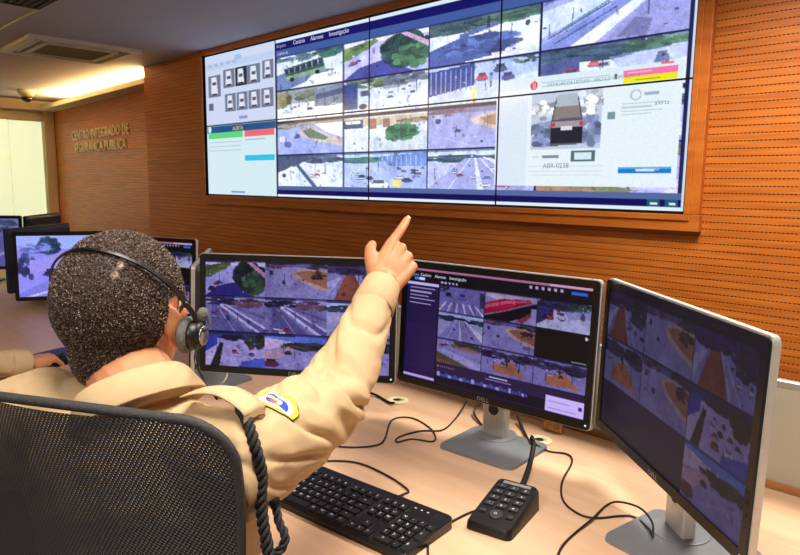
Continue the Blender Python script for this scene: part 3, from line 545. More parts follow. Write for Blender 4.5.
for j in range(2):
    for i in range(4):
        root = empty('display_panel', (VX0+(i+.5)*PWM, VY+.004, VZ0-(j+1)*PHM))
        tag(root, PLAB[j][i], 'display', 'panels of the video wall')
        g = .0035; w2, h2 = PWM/2-.0006, PHM/2-.0006; bm = bmesh.new()
        for a in ((-w2, -w2+g, -h2, h2), (w2-g, w2, -h2, h2), (-w2+g, w2-g, h2-g, h2), (-w2+g, w2-g, -h2, -h2+g)): box(bm, a[0], a[1], -.006, .0105, PHM/2+a[2], PHM/2+a[3])
        box(bm, -w2+g, w2-g, .002, .0105, PHM/2-h2+g, PHM/2+h2-g)
        obj('bezel', bm, MT['bezel'], root)
        st = 1 if i >= 2 else 2
        arr = wall_pic[j*PH:(j+1)*PH, i*PW:(i+1)*PW]
        if st == 2: arr = (arr[::1, ::2]+arr[::1, 1::2])/2
        screen_obj('screen', arr, PWM-2*g, PHM-2*g, root, MT['wallscr'], (0, -.003, PHM/2))
        if (i, j) == (1, 0):
            [text('menu_text', w_, .042, MT['glow_white'], root, (x_, -.005, PHM-.062)) for w_, x_ in (('Cenário', -.29), ('Alarmes', -.09), ('Investigação', .11))]
            text('menu_text', 'Arquivo', .036, MT['glow_dim'], root, (-.495, -.005, PHM-.062)); text('menu_text', 'CAM-0140', .028, MT['glow_white'], root, (-.48, -.005, PHM-.116))
        if (i, j) == (0, 1): text('header_text', 'ALERTA', .044, MT['glow_yellow'], root, (-.02, -.005, PHM-.05), align='CENTER')
        if (i, j) == (3, 1):
            text('page_text', 'alerta', .03, MT['glow_grey'], root, (.345, -.005, PHM-.1)); text('page_text', 'ABR-0238', .036, MT['glow_grey'], root, (-.22, -.005, PHM-.375)); text('button_text', 'Imprimir', .022, MT['glow_white'], root, (.31, -.005, PHM-.39))
        if (i, j) == (3, 0): text('page_text', 'DETALHES DA LEITURA - VEÍCULO COM ALERTA', .022, MT['glow_grey'], root, (-.21, -.005, .03))
# wooden frame around the video wall
x0, x1, z0, z1 = VX0, VX0+4*PWM, VZ0-2*PHM, VZ0
fr = tag(empty('trim_4', ((x0+x1)/2, YW, z0-.08)), 'smooth orange wood frame around the video wall', kind='structure'); fl = Vector(fr.location)
def fbar(name, a, b_, c_, d, y0=VY-.022, m_=MT['trimwood']):
    obj(name, nbox(a-fl.x, b_-fl.x, y0-fl.y, .0, c_-fl.z, d-fl.z, .003), m_, fr)
e = .008
fbar('frame_rail', x0-.075, x1+.075, z0-.082, z0-e); fbar('frame_rail', x0-.075, x1+.075, z1+e, CEIL-.001); fbar('frame_stile', x0-.075, x0-e, z0-e, z1+e); fbar('frame_stile', x1+e, x1+.072, z0-e, z1+e)
fbar('inner_rail', x0-.035, x1+.035, z0-.035, z0-e, VY-.030); fbar('inner_stile', x1+e, x1+.035, z0-e, z1+e, VY-.030); fbar('inner_stile', x0-.035, x0-e, z0-e, z1+e, VY-.030)
bm = bmesh.new()
for a in ((x0-e, x0, z0-e, z1+e), (x1, x1+e, z0-e, z1+e), (x0, x1, z0-e, z0), (x0, x1, z1, z1+e)): box(bm, a[0]-fl.x, a[1]-fl.x, VY-.004-fl.y, 0, a[2]-fl.z, a[3]-fl.z)
obj('shadow_gap', bm, MT['black'], fr)
# ------------------------------------------------------------------ desk
DY0, DY1 = .545, 1.475
dk = empty('operator_desk', (-2.2, 1.0, 0)); tag(dk, 'long maple laminate control desk that carries the monitors', 'desk')
obj('desk_top', nbox(-3.2, 2.75, DY0-1, DY1-1, DESK-.025, DESK, .003), MT['desk'], dk)
obj('edge_band', nbox(-3.2, 2.75, DY0-1.0045, DY0-1.0005, DESK-.025, DESK-.001), MT['deskedge'], dk)
for x in (-3.1, -1.1, .55, 2.7): obj('leg_panel', nbox(x-.02, x+.02, DY0-.9, DY1-1.02, 0, DESK-.026), MT['deskedge'], dk)
obj('modesty_panel', nbox(-3.05, 2.65, DY1-1.09, DY1-1.07, .2, DESK-.026), MT['deskedge'], dk)
pt = empty('desk_partition', (-2.2, DY1+.02, 0)); tag(pt, 'low pale grey partition panel along the back edge of the desk', 'partition')
for k, (a, b_) in enumerate(((-3.2, -1.22), (-1.216, .776), (.78, 2.75))): obj('panel', nbox(a, b_, -.009, .009, .5, .955), MT['glass'], pt)
obj('top_rail', nbox(-3.2, 2.75, -.011, .011, .955, .97, .003), MT['alu'], pt); obj('foot_rail', nbox(-3.2, 2.75, -.013, .0125, DESK-.06, DESK+.014), MT['deskedge'], pt)
for x in (-3.1, -1.1, .7, 2.65): obj('post', nbox(x-.02, x+.02, .0135, .04, 0, .95), MT['alu'], pt)
# ------------------------------------------------------------------ monitors
MWd, MHt, SWd, SHt = .545, .325, .509, .286
def monitor(name_label, pos, yaw, tilt, arr, base=None, base_yaw=None, group=None, logo=True, shell='silver', detail=True, neck=True, bz='bezel', z_desk=DESK):
    pos = Vector(pos); yaw = math.radians(yaw)
    rx = Vector((math.cos(yaw), math.sin(yaw), 0)); nn = Vector((math.sin(yaw), -math.cos(yaw), 0))
    bpos = (pos-nn*.055) if base is None else Vector((*base, 0)); by = yaw if base_yaw is None else math.radians(base_yaw)
    root = empty('monitor', (bpos.x, bpos.y, z_desk), 0); tag(root, name_label, 'monitor', group)
    T = Matrix.Translation(pos-Vector((bpos.x, bpos.y, z_desk))) @ Matrix.Rotation(yaw, 4, 'Z') @ Matrix.Rotation(-math.radians(tilt), 4, 'X')
    def part(nm, bm, m_, par=None, smooth=False):
        if par is None: bmesh.ops.transform(bm, matrix=T, verts=bm.verts)
        return obj(nm, bm, m_, par or root, smooth)
    # silver shell: rounded slab behind the front bezel
    bm = bmesh.new(); lp = rrect(MWd, MHt, .011); prism(bm, lp, .0015, .0125)
    sh = part('shell', bm, MT[shell]); autosmooth(sh, 50)
    # back cover
    bm = bmesh.new(); prism(bm, rrect(MWd-.01, MHt-.01, .012), .0127, .032, scale_b=.90); prism(bm, rrect(.30, .2, .02), .032, .052, scale_b=.9)
    part('back_cover', bm, MT['slate' if shell == 'slate' else 'dark'])
    # front bezel ring
    bm = bmesh.new(); o_ = rrect(MWd-.005, MHt-.005, .0095); i_ = rrect(SWd, SHt, .0005)
    zs = -.0005
    vo = [bm.verts.new((x, -.0035, z)) for x, z in o_]; vi = [bm.verts.new((x, -.0025, z)) for x, z in i_]; vb = [bm.verts.new((x, .0015, z)) for x, z in o_]; vj = [bm.verts.new((x, .001, z)) for x, z in i_]
    n = len(vo)
    for k in range(n):
        q = (k+1) % n; bm.faces.new((vo[k], vo[q], vi[q], vi[k])); bm.faces.new((vo[k], vb[k], vb[q], vo[q])); bm.faces.new((vi[k], vi[q], vj[q], vj[k]))
    bzl = part('bezel', bm, MT[bz])
    so = screen_obj('screen', arr, SWd, SHt, root, MT['scr'], (0, 0, 0)); so.matrix_local = T @ Matrix.Translation((0, .0006, 0))
    if detail:
        if logo:
            t = text('logo', 'DELL', .0125, MT['alu'], root, (0, 0, 0), align='CENTER'); t.matrix_local = T @ Matrix.Translation((0, -.0038, -MHt/2+.006)) @ Matrix.Rotation(math.pi/2, 4, 'X') @ Matrix.Diagonal((1.25, 1, 1, 1))
        for k in range(4):
            bm = nbox(MWd/2-.0125, MWd/2-.0085, -.0042, -.0034, -MHt/2+.055+.017*k, -MHt/2+.0565+.017*k); part('menu_button', bm, MT['dark'])
        bm = nbox(MWd/2-.0135, MWd/2-.0095, -.0042, -.0034, -MHt/2+.010, -MHt/2+.014, .001); part('power_button', bm, MT['led'])
    if neck:
        top = pos-nn*.05; hz = pos.z-z_desk
        Mb = Matrix.Translation((top.x-bpos.x, top.y-bpos.y, 0)) @ Matrix.Rotation(yaw, 4, 'Z')
        bm = bmesh.new(); prism(bm, rrect(.066, .026, .006), .006, hz+.05, axis='z'); bmesh.ops.transform(bm, matrix=Mb, verts=bm.verts)
        nk = obj('neck', bm, MT['silver'], root); autosmooth(nk, 50)
        bm = bmesh.new(); revolve(bm, [(0, -.0149), (.014, -.0149), (.014, -.0139), (0, -.0139)], 20, Mb @ Matrix.Translation((0, .0, .075)) @ Matrix.Rotation(math.pi/2, 4, 'X') @ Matrix.Diagonal((1, 1, -1, 1)))
        obj('cable_hole', bm, MT['dark'], nk)
        Mp = Matrix.Rotation(by, 4, 'Z')
        bm = bmesh.new(); prism(bm, rrect(.205, .182, .022), .0, .0075, axis='z', scale_b=.985); bmesh.ops.transform(bm, matrix=Mp, verts=bm.verts)
        bs = obj('base', bm, MT['basegrey'], root); autosmooth(bs, 40)
        bm = bmesh.new(); revolve(bm, [(.052, .0076), (.052, .0088), (.049, .0092), (0, .0092)], 32, Matrix.Translation((top.x-bpos.x, top.y-bpos.y, 0))); obj('swivel_disc', bm, MT['basegrey'], bs)
    return root
def grid_canvas(w, h, tint_c, k, gain=1., off=0):
    return Cv(w, h, (10, 8, 20))
def post(cv_, t, k, gain, off=0): return np.clip(tint(cv_.a, t, k)*gain+off, 0, 255)
# A: 3 x 3 grid of feeds
ca = Cv(234, 132, (14, 12, 26))
GA = [[f_road_trees, f_curve, f_median], [lambda c: f_barrier(c, 0), lambda c: f_barrier(c, 0), f_avenue], [f_lot, f_beach, f_plaza]]
for r_ in range(3):
    for k in range(3):
        c = ca.sub(k/3+.002, r_/3+.003, (k+1)/3-.002, (r_+1)/3-.004); GA[r_][k](c); enrich(c); c.grain(5); c.rect(0, 0, .5, .05, (40, 36, 70), .6)
arrA = np.clip((post(ca, (120, 104, 190), .22, .84)-110)*1.32+92, 0, 255)
monitor('monitor with a nine-feed grid, behind the pointing arm of the officer', (-1.39325, 1.03331, CAMZ-.35269), 34.343, 3.79, arrA, group='operator monitors')
# B: application page
cb = Cv(234, 132, (18, 14, 42)); c = cb.sub(0, 0, 1, 1); c.rect(0, 0, 1, .022, (160, 100, 140)); c.rect(.8, 0, 1, .022, (190, 150, 190)); c.rect(0, .022, 1, .13, (6, 5, 16)); c.rect(.045, .085, .11, .105, (70, 120, 220)); c.rect(.075, .085, .11, .105, (200, 210, 250))
c.rect(0, .13, .2, .15, (186, 176, 230)); c.rect(0, .15, .2, .96, (28, 17, 62)); c.rect(0, .965, .2, .985, (176, 150, 222)); c.rect(.2, .022, .21, 1, (8, 6, 20)); c.rect(0, .5, .2, .9, (40, 22, 74), .5)
for i in range(5): c.rect(.02, .175+.033*i, .18-.02*(i % 3), .183+.033*i, (150, 140, 200))
c.rect(.21, .81, 1, 1, (34, 22, 62)); c.rect(.21, .9, 1, .985, (10, 8, 28))
c.rect(.21, .055, 1, .13, (6, 5, 16))
for i in range(5): c.rect(.215+.022*i, .095, .226+.022*i, .115, (180, 176, 220))
for i in range(6): c.rect(.70+.03*i, .04, .712+.03*i, .06, (160, 150, 200))
c.rect(.9, .045, .975, .065, (40, 90, 200))
for i in range(30):
    x = .22+.017*i; c.rect(x, .905-.02*(i % 3 == 0), x+.015, .925, (60, 62, 140) if i % 4 else (130, 136, 210))
for i in range(8): c.rect(.22+.013*i, .83, .227+.013*i, .842, (150, 140, 190))
c.rect(.52, .826, .62, .836, (190, 180, 230)); c.rect(.5, .845, .64, .853, (120, 110, 180))
bx = [.208, .473, .748, 1.0]; by_ = [.128, .352, .59, .806]
GB = [[f_crossing, f_red_bus, f_parking], [f_avenue, f_curve, None], [f_verge, f_plaza, f_plaza]]
for r_ in range(3):
    for k in range(3):
        c = cb.sub(bx[k]+.002, by_[r_]+.003, bx[k+1]-.003, by_[r_+1]-.004)
        if GB[r_][k] is None: c.fill((4, 4, 8)); c.ell(.95, .12, .03, .04, (200, 196, 214)); c.rect(.7, .93, .98, .96, (120, 120, 140))
        else:
            GB[r_][k](c); enrich(c, .8); c.grain(5); a = cb.a[c.clip]; cb.a[c.clip] = np.clip((tint(a, (112, 94, 176), .26)*.80-100)*1.35+78, 0, 255)
c = cb.sub(0, 0, 1, 1); c.rect(.815, .865, 1.0, .985, (196, 176, 246))
for i in range(5): c.rect(.83, .885+.018*i, .96-.03*(i % 2), .889+.018*i, (140, 130, 190))
c.rect(.968, .905, .986, .935, (70, 30, 110))
arrB = np.clip(cb.a, 0, 255)
mB = monitor('monitor showing a video application with a white notice box and red bus feed', (-.91805, 1.23936, CAMZ-.35612), 3.378, 3.17, arrB, base=(-.885, 1.232), base_yaw=4, group='operator monitors')
def on_screen(mon, nm, s, size, m_, u, v, **k):     # flat print on a monitor's screen, u,v from the upper left
    so = [ch for ch in mon.children if ch.name.startswith('screen')][0]
    t = text(nm, s, size, m_, so, (0, 0, 0), **k); t.location = ((u-.5)*SWd, -.0006, (.5-v)*SHt); return t
[on_screen(mB, 'menu_text', w_, .0105, MT['glow_white'], u_, .068) for w_, u_ in (('Cenário', .082), ('Alarmes', .172), ('Investigação', .262))]; on_screen(mB, 'menu_text', 'Arquivo', .009, MT['glow_dim'], .012, .068)
# C: dim, seen askew
cc = Cv(200, 112, (52, 38, 64)); c = cc.sub(0, 0, 1, 1); c.rect(0, 0, 1, .04, (24, 18, 48))
GC = [[f_median, f_curve, f_median], [f_plaza, f_curve, f_lot], [None, None, f_beach]]
for r_ in range(3):
    for k in range(3):
        c = cc.sub(k/3+.002, .02+r_*.327, (k+1)/3-.002, .02+(r_+1)*.327-.004)
        if GC[r_][k]: GC[r_][k](c); enrich(c, .8); c.grain(5)
        else: c.fill((74, 58, 84))
arrC = np.clip((post(cc, (64, 52, 108), .35, .52)-66)*1.3+60, 18, 255)
monitor('dim monitor turned sideways at the end of the desk, stand swivelled', (-.44723, 1.11582, CAMZ-.35385), -40.814, 1.47, arrC, base=(-.392, 1.108), base_yaw=-8.6, group='operator monitors')
# second workstation
cD = Cv(120, 68, (20, 18, 40)); f_street_car(cD.sub(0, 0, 1, 1)); cD.grain(6); arrD = np.clip((post(cD, (100, 96, 230), .15, 1.0)-120)*1.2+130, 0, 255)
pD = px(11, 232, 3.05); pD2 = Vector((pD.x, pD.y, 0))
yawD = 63; rD = Vector((math.cos(math.radians(yawD)), math.sin(math.radians(yawD)), 0))
monitor('black-framed monitor showing a hillside street with one dark car', pD+rD*MWd/2-Vector((0, 0, MHt/2)), yawD, 2, arrD, group='monitors of the second workstation', logo=False, shell='black', detail=False, bz='black')
yawE = 20; rE = Vector((math.cos(math.radians(yawE)), math.sin(math.radians(yawE)), 0)); pE = px(194.5, 239, 2.62)
arrE = arrB[::1, ::1]
monitor('monitor with a red-topped application page, partly behind the officer head', pE-rE*MWd/2-Vector((0, 0, MHt/2)), yawE, 3, arrE[::2, ::2], group='monitors of the second workstation', logo=False, detail=False)
pF = px(188.5, 266, 1.93); dF = px(206, 247, 2.44)-pF; dF.z = 0; dF.normalize(); yawF = math.degrees(math.atan2(-dF.y, -dF.x))
monitor('monitor seen edge-on beside the nine-feed monitor, turned away', pF+dF*MWd/2-Vector((0, 0, MHt/2)), yawF, 2, arrD*.4, base=tuple(pz(211, 380.5, DESK).xy), base_yaw=10, group='monitors of the second workstation', logo=False, detail=False)
# monitors at the far end: one showing its slate back, one lit, one dark
arrH = post(cD, (110, 90, 220), .3, .75)
def far_mon(label, a, b_, h, arr, shell, flip=False):      # two top corners seen in the picture
    d = (b_-a); d.z = 0; c0 = (a+b_)/2-Vector((0, 0, h)); yaw = math.degrees(math.atan2(d.y, d.x))+(180 if flip else 0)
    return monitor(label, c0, yaw, 0, arr, group='monitors of the second workstation', logo=False, detail=False, shell=shell, bz='black', z_desk=DESK)
a = px(3, 229, 3.25); d = Vector((px(56, 220, 3.68).x-a.x, px(56, 220, 3.68).y-a.y, 0)).normalized()*MWd
far_mon('monitor showing its slate-coloured back, behind the hillside street monitor', a, a+d, MHt/2, arrD*.3, 'slate', True)
a = px(21, 215.5, 3.95); d = Vector((-.62, -.78, 0))*MWd
far_mon('lit monitor with a silver edge standing in front of the bright window', a+d, a, MHt/2, arrH, 'silver')
a = px(23, 215.5, 4.02); d = Vector((px(48, 220, 4.4).x-a.x, px(48, 220, 4.4).y-a.y, 0)).normalized()*MWd
far_mon('black monitor back against the bright window', a, a+d, MHt/2+.004, arrD*.3, 'black', True)
# ------------------------------------------------------------------ keyboard
kb = empty('keyboard', (-.924, .782, DESK), math.radians(5.9)); tag(kb, 'black wired full-size keyboard below the monitors', 'keyboard')
KW, KD = .44, .152
def kz(y): return .0125+(y+KD/2)/KD*.0095
bm = bmesh.new(); lp = rrect(KW, KD, .012)
A = [bm.verts.new((x, y, .001)) for x, y in lp]; B = [bm.verts.new((x, y, kz(y)-.002)) for x, y in lp]; Cc = [bm.verts.new((x*.992, y*.975, kz(y))) for x, y in lp]
bm.faces.new(A[::-1]); bm.faces.new(Cc); n = len(lp)
for k in range(n):
    q = (k+1) % n; bm.faces.new((A[k], A[q], B[q], B[k])); bm.faces.new((B[k], B[q], Cc[q], Cc[k]))
autosmooth(obj('case', bm, MT['black'], kb), 40)
U = .0187; _km = {}
def key_mesh(w, d=1.):
    if (w, d) not in _km:
        bm = bmesh.new(); a, b_ = w*U/2-.0011, d*U/2-.0011
        lo = [bm.verts.new((x, y, 0)) for x, y in ((-a, -b_), (a, -b_), (a, b_), (-a, b_))]; hi = [bm.verts.new((x*.84 if w < 2 else x-math.copysign(.0014, x), y*.8, .0042)) for x, y in ((-a, -b_), (a, -b_), (a, b_), (-a, b_))]
        bm.faces.new(hi); 
        for k in range(4): bm.faces.new((lo[k], lo[(k+1) % 4], hi[(k+1) % 4], hi[k]))
        me = bpy.data.meshes.new('key'); bm.to_mesh(me); bm.free(); me.materials.append(MT['key']); _km[(w, d)] = me
    return _km[(w, d)]
LEG = []
tilt_k = math.atan(.0095/KD)
def key(x, y, w=1., d=1., ch=''):
    o = bpy.data.objects.new('key', key_mesh(w, d)); link(o, kb); o.location = (x+w*U/2, y, kz(y)-.0004); o.rotation_euler = (tilt_k, 0, 0)
    if ch: LEG.append((x+w*U/2, y, ch))
X0 = -KW/2+.0135; ROWS = [-.058, -.0393, -.0206, -.0019, .0168, .0425]
def row(r, x, items):
    for it in items:
        w, ch = it if isinstance(it, tuple) else (1., it)
        if ch != ' ': key(x, ROWS[r], w, 1., ch)
        x += w*U
row(5, X0, ['E', (1., ' ')]+list('1234')+[(.5, ' ')]+list('5678')+[(.5, ' ')]+list('9012'))
row(4, X0, list("'1234567890-=")+[(2., '<')])
row(3, X0, [(1.5, '>')]+list('QWERTYUIOP[]')+[(1.5, '+')])
row(2, X0, [(1.75, '^')]+list('ASDFGHJKLÇ~')+[(2.25, '<')])
row(1, X0, [(1.25, '^'), '\\']+list('ZXCVBNM,.;/')+[(1.75, '^')])
row(0, X0, [(1.25, 'C'), (1.25, 'W'), (1.25, 'A'), (6.25, ''), (1.25, 'G'), (1.25, 'W'), (1.25, 'M'), (1.25, 'C')])
XN = X0+15*U+.007
row(5, XN, list('PSB')); row(4, XN, list('IHU')); row(3, XN, list('DEN')); row(1, XN+U, ['^']); row(0, XN, list('<v>'))
XP = XN+3*U+.007
row(4, XP, list('N/*-')); row(3, XP, list('789')); row(2, XP, list('456')); row(1, XP, list('123')); row(0, XP, [(2., '0'), ','])
key(XP+3*U, (ROWS[3]+ROWS[2])/2, 1., 2., '+'); key(XP+3*U, (ROWS[1]+ROWS[0])/2, 1., 2., 'E')
_gl = {}
def glyph(ch, size):
    if (ch, size) not in _gl:
        cu = bpy.data.curves.new('t', 'FONT'); cu.body = ch; cu.size = size; cu.resolution_u = 1; cu.align_x = 'CENTER'
        o = bpy.data.objects.new('t', cu); COL.objects.link(o); me = o.to_mesh(); bmg = bmesh.new(); bmg.from_mesh(me)
        _gl[(ch, size)] = ([v.co.copy() for v in bmg.verts], [[v.index for v in f.verts] for f in bmg.faces]); bmg.free(); o.to_mesh_clear(); bpy.data.objects.remove(o); bpy.data.curves.remove(cu)
    return _gl[(ch, size)]
bm = bmesh.new()
for x, y, ch in LEG:
    V_, F_ = glyph(ch, .0085); Rk = Matrix.Rotation(tilt_k, 3, 'X')
    vv = [bm.verts.new(Vector((x-.002, y-.001, kz(y)+.0041))+Rk @ v) for v in V_]
    for f_ in F_: bm.faces.new([vv[i] for i in f_])
tag(obj('key_legends', bm, MT['print'], kb), kind='stuff')
bm = bmesh.new(); revolve(bm, [(.0065, 0), (.0065, .0004), (.0055, .0004), (.0055, 0)], 20, Matrix.Translation((KW/2-.022, KD/2-.02, kz(KD/2-.02))) @ Matrix.Rotation(tilt_k, 4, 'X')); obj('logo_ring', bm, MT['dark'], kb)
for k in range(3): obj('indicator', nbox(KW/2-.075+.014*k, KW/2-.071+.014*k, KD/2-.022, KD/2-.020, kz(.05)+.0015, kz(.05)+.0024), MT['print'], kb)
# ------------------------------------------------------------------ telephone keypad
ph = empty('telephone_keypad', (-.671, .974, DESK), math.radians(11.9)); tag(ph, 'black wedge-shaped telephone keypad with a coiled cord', 'telephone')
PWd, PD = .090, .150
def pzs(y): return .016+(y+PD/2)/PD*.027
bm = bmesh.new(); lp = rrect(PWd, PD, .012)
A = [bm.verts.new((x*1.0, y, .0)) for x, y in lp]; B = [bm.verts.new((x*.97, y*.985, pzs(y)-.006)) for x, y in lp]; Cc = [bm.verts.new((x*.90, y*.94, pzs(y*.94))) for x, y in lp]
bm.faces.new(A[::-1]); bm.faces.new(Cc); n = len(lp)
for k in range(n):
    q = (k+1) % n; bm.faces.new((A[k], A[q], B[q], B[k])); bm.faces.new((B[k], B[q], Cc[q], Cc[k]))
autosmooth(obj('case', bm, MT['black'], ph), 40)
pt_ = math.atan(.027/PD)
def pkey(nm, x, y, w, d, ch, rnd=False, par=ph):
    bm = bmesh.new()
    if rnd: revolve(bm, [(w, -.001), (w, .002), (w*.85, .0032), (0, .0028)], 24)
    else: box(bm, -w/2, w/2, -d/2, d/2, -.001, .0036, .0012)
    o = obj(nm, bm, MT['dark'], par, loc=(x, y, pzs(y)), rot=(pt_, 0, 0))
    if ch: text('legend', ch, .0075, MT['print'], o, (0, -.0028, .0038), rot=(0, 0, 0), align='CENTER')
    return o
for r_, chs in enumerate(('123', '456', '789', '*0#')):
    for k, ch in enumerate(chs): pkey('key', -.024+.024*k, .046-.0195*r_, .0175, .011, ch)
pkey('round_button', 0, -.0375, .0125, 0, 'O', True); pkey('side_button', -.027, -.036, .012, .008, ''); pkey('side_button', .027, -.036, .012, .008, '')
obj('label_strip', nbox(-.028, .028, -.004, .004, 0, .0012), MT['alu'], ph, loc=(0, .0615, pzs(.0615)), rot=(pt_, 0, 0))
# coiled cord from keypad to grommet
g2 = pz(539, 441, DESK); g1 = pz(397, 401, DESK)
back = ph.matrix_basis @ Vector((-.012, PD/2-.002, .017))
path = spline([back+Vector((.0, .0, .0)), back+Vector((-.012, .045, -.008)), Vector((-.757, 1.19, DESK+.0095)), Vector((-.812, 1.29, DESK+.0095)), Vector((g2.x-.012, g2.y-.014, DESK+.0105))], 40)
bm = bmesh.new(); pts = []; ln = 0; per = .0058
for i in range(len(path)-1):
    seg = path[i+1]-path[i]; t = seg.normalized(); a = t.cross(Vector((0, 0, 1))).normalized(); b_ = a.cross(t); k = max(2, int(seg.length/per*10))
    for j in range(k):
        q = ln+seg.length*j/k; an = q/per*2*math.pi; pts.append(path[i]+seg*(j/k)+(a*math.cos(an)+b_*math.sin(an))*.0046)
    ln += seg.length
tube(bm, pts, .0014, 5)
tag(obj('coiled_cord', bm, MT['cable'], None, True), 'thick black coiled cord running from the telephone keypad to the cable hole', 'cord')
for gp, lb in ((g1, 'cream cable hole cover behind the pointing hand, under the nine-feed monitor'), (g2, 'cream cable hole cover at the end of the coiled cord')):
    g = empty('cable_grommet', gp); tag(g, lb, 'grommet', 'cable hole covers'); bm = bmesh.new(); revolve(bm, [(.032, .0), (.032, .003), (.029, .0045), (.012, .0045), (.012, .002), (0, .002)], 28); obj('cover_ring', bm, MT['grommet'], g, True)
    bm = bmesh.new(); revolve(bm, [(.0112, .0021), (.0112, .004), (0, .004)], 20); obj('brush_insert', bm, MT['black'], g)
# ------------------------------------------------------------------ cables on the desk
def cable(label, P, r=.0021, m_='cable', grp='cables on the desk'):
    pts = []
    for q in P:
        if len(q) == 2: p = pz(q[0], q[1], DESK+r+.0006)
        elif q[2] == 'w': p = Vector(q[0])
        else: p = pz(q[0], q[1], DESK+q[2])
        pts.append(p)
    bm = bmesh.new(); tube(bm, spline(pts, 8), r, 7); return tag(obj('cable', bm, MT[m_], None, True), label, 'cable', grp)
cable('thin black cable hanging behind the application monitor and looping across the desk', [(467, 401, .02), (455, 419), (442, 430), (420, 431), (399, 437), (397, 442), (412, 439), (434, 441), (431, 429), (412, 418), (392, 420), (384, 440), (372, 446), (345, 447), (318, 443)])
cable('black keyboard cable leaving the back edge of the keyboard', [(318, 461), (345, 461), (365, 465), (390, 477), (408, 490), (404, 494), (398, 496.5, .012)])
cable('black cable joining the keyboard to the telephone keypad', [(449, 523), (462, 516), (474, 511), (487, 508)])
cable('thin black cable leaving the right corner of the keyboard', [(441, 527), (430, 540), (428, 552), (431, 575)])
cable('thin black cable winding from the coiled cord to the swivelled monitor', [(534, 443, .012), (548, 451), (567, 454), (572, 462), (562, 482), (563, 500), (577, 513), (595, 518), (620, 516), (634, 517), (648, 528, .012), (653, 537, .014)])
cable('thin black cable arching over the base of the swivelled monitor', [(653, 536, .014), (652, 522, .03), (640, 508, .035), (620, 502, .022), (607, 505), (592, 519, .006), (575, 533), (563, 545), (557, 558), (553, 580)])
cable('short black cable curling behind the stand of the application monitor', [(481, 402, .03), (474, 412, .012), (481, 424), (490, 431)], .003)
cable('black power cable beside the stand of the application monitor', [(518, 416, .02), (522, 428), (528, 440), (531, 446)], .0042)
cable('black cable plugged into the cream cable hole cover', [(366, 391, .012), (378, 396), (388, 402), (394, 403, .008)], .0035)
cable('white cable beside the edge-on monitor stand', [(228, 371, .05), (224, 381, .03), (212, 389, .006), (196, 397, .004), (180, 401)], .003, 'cablew')
cable('black cable hanging under the edge-on monitor', [(194, 352, .07), (200, 372, .03), (210, 389, .006), (222, 398)], .0028)
# bronze socket block on the partition
so_ = empty('desk_socket', (*pz(559, 433, DESK).xy, DESK)); so_.location.y = DY1-.045; so_.location.x = py_(559, 428, DY1-.02).x
tag(so_, 'small bronze socket block on the desk edge under the application monitor', 'socket')
obj('block', nbox(-.026, .026, -.008, .004, .001, .034, .003), MT['brass'], so_)
for x in (-.012, .012):
    bm = bmesh.new(); revolve(bm, [(.0075, 0), (.0075, .004), (.005, .005), (0, .005)], 16, Matrix.Translation((x, -.008, .018)) @ Matrix.Rotation(math.pi/2, 4, 'X')); obj('outlet', bm, MT['deskedge'], so_)
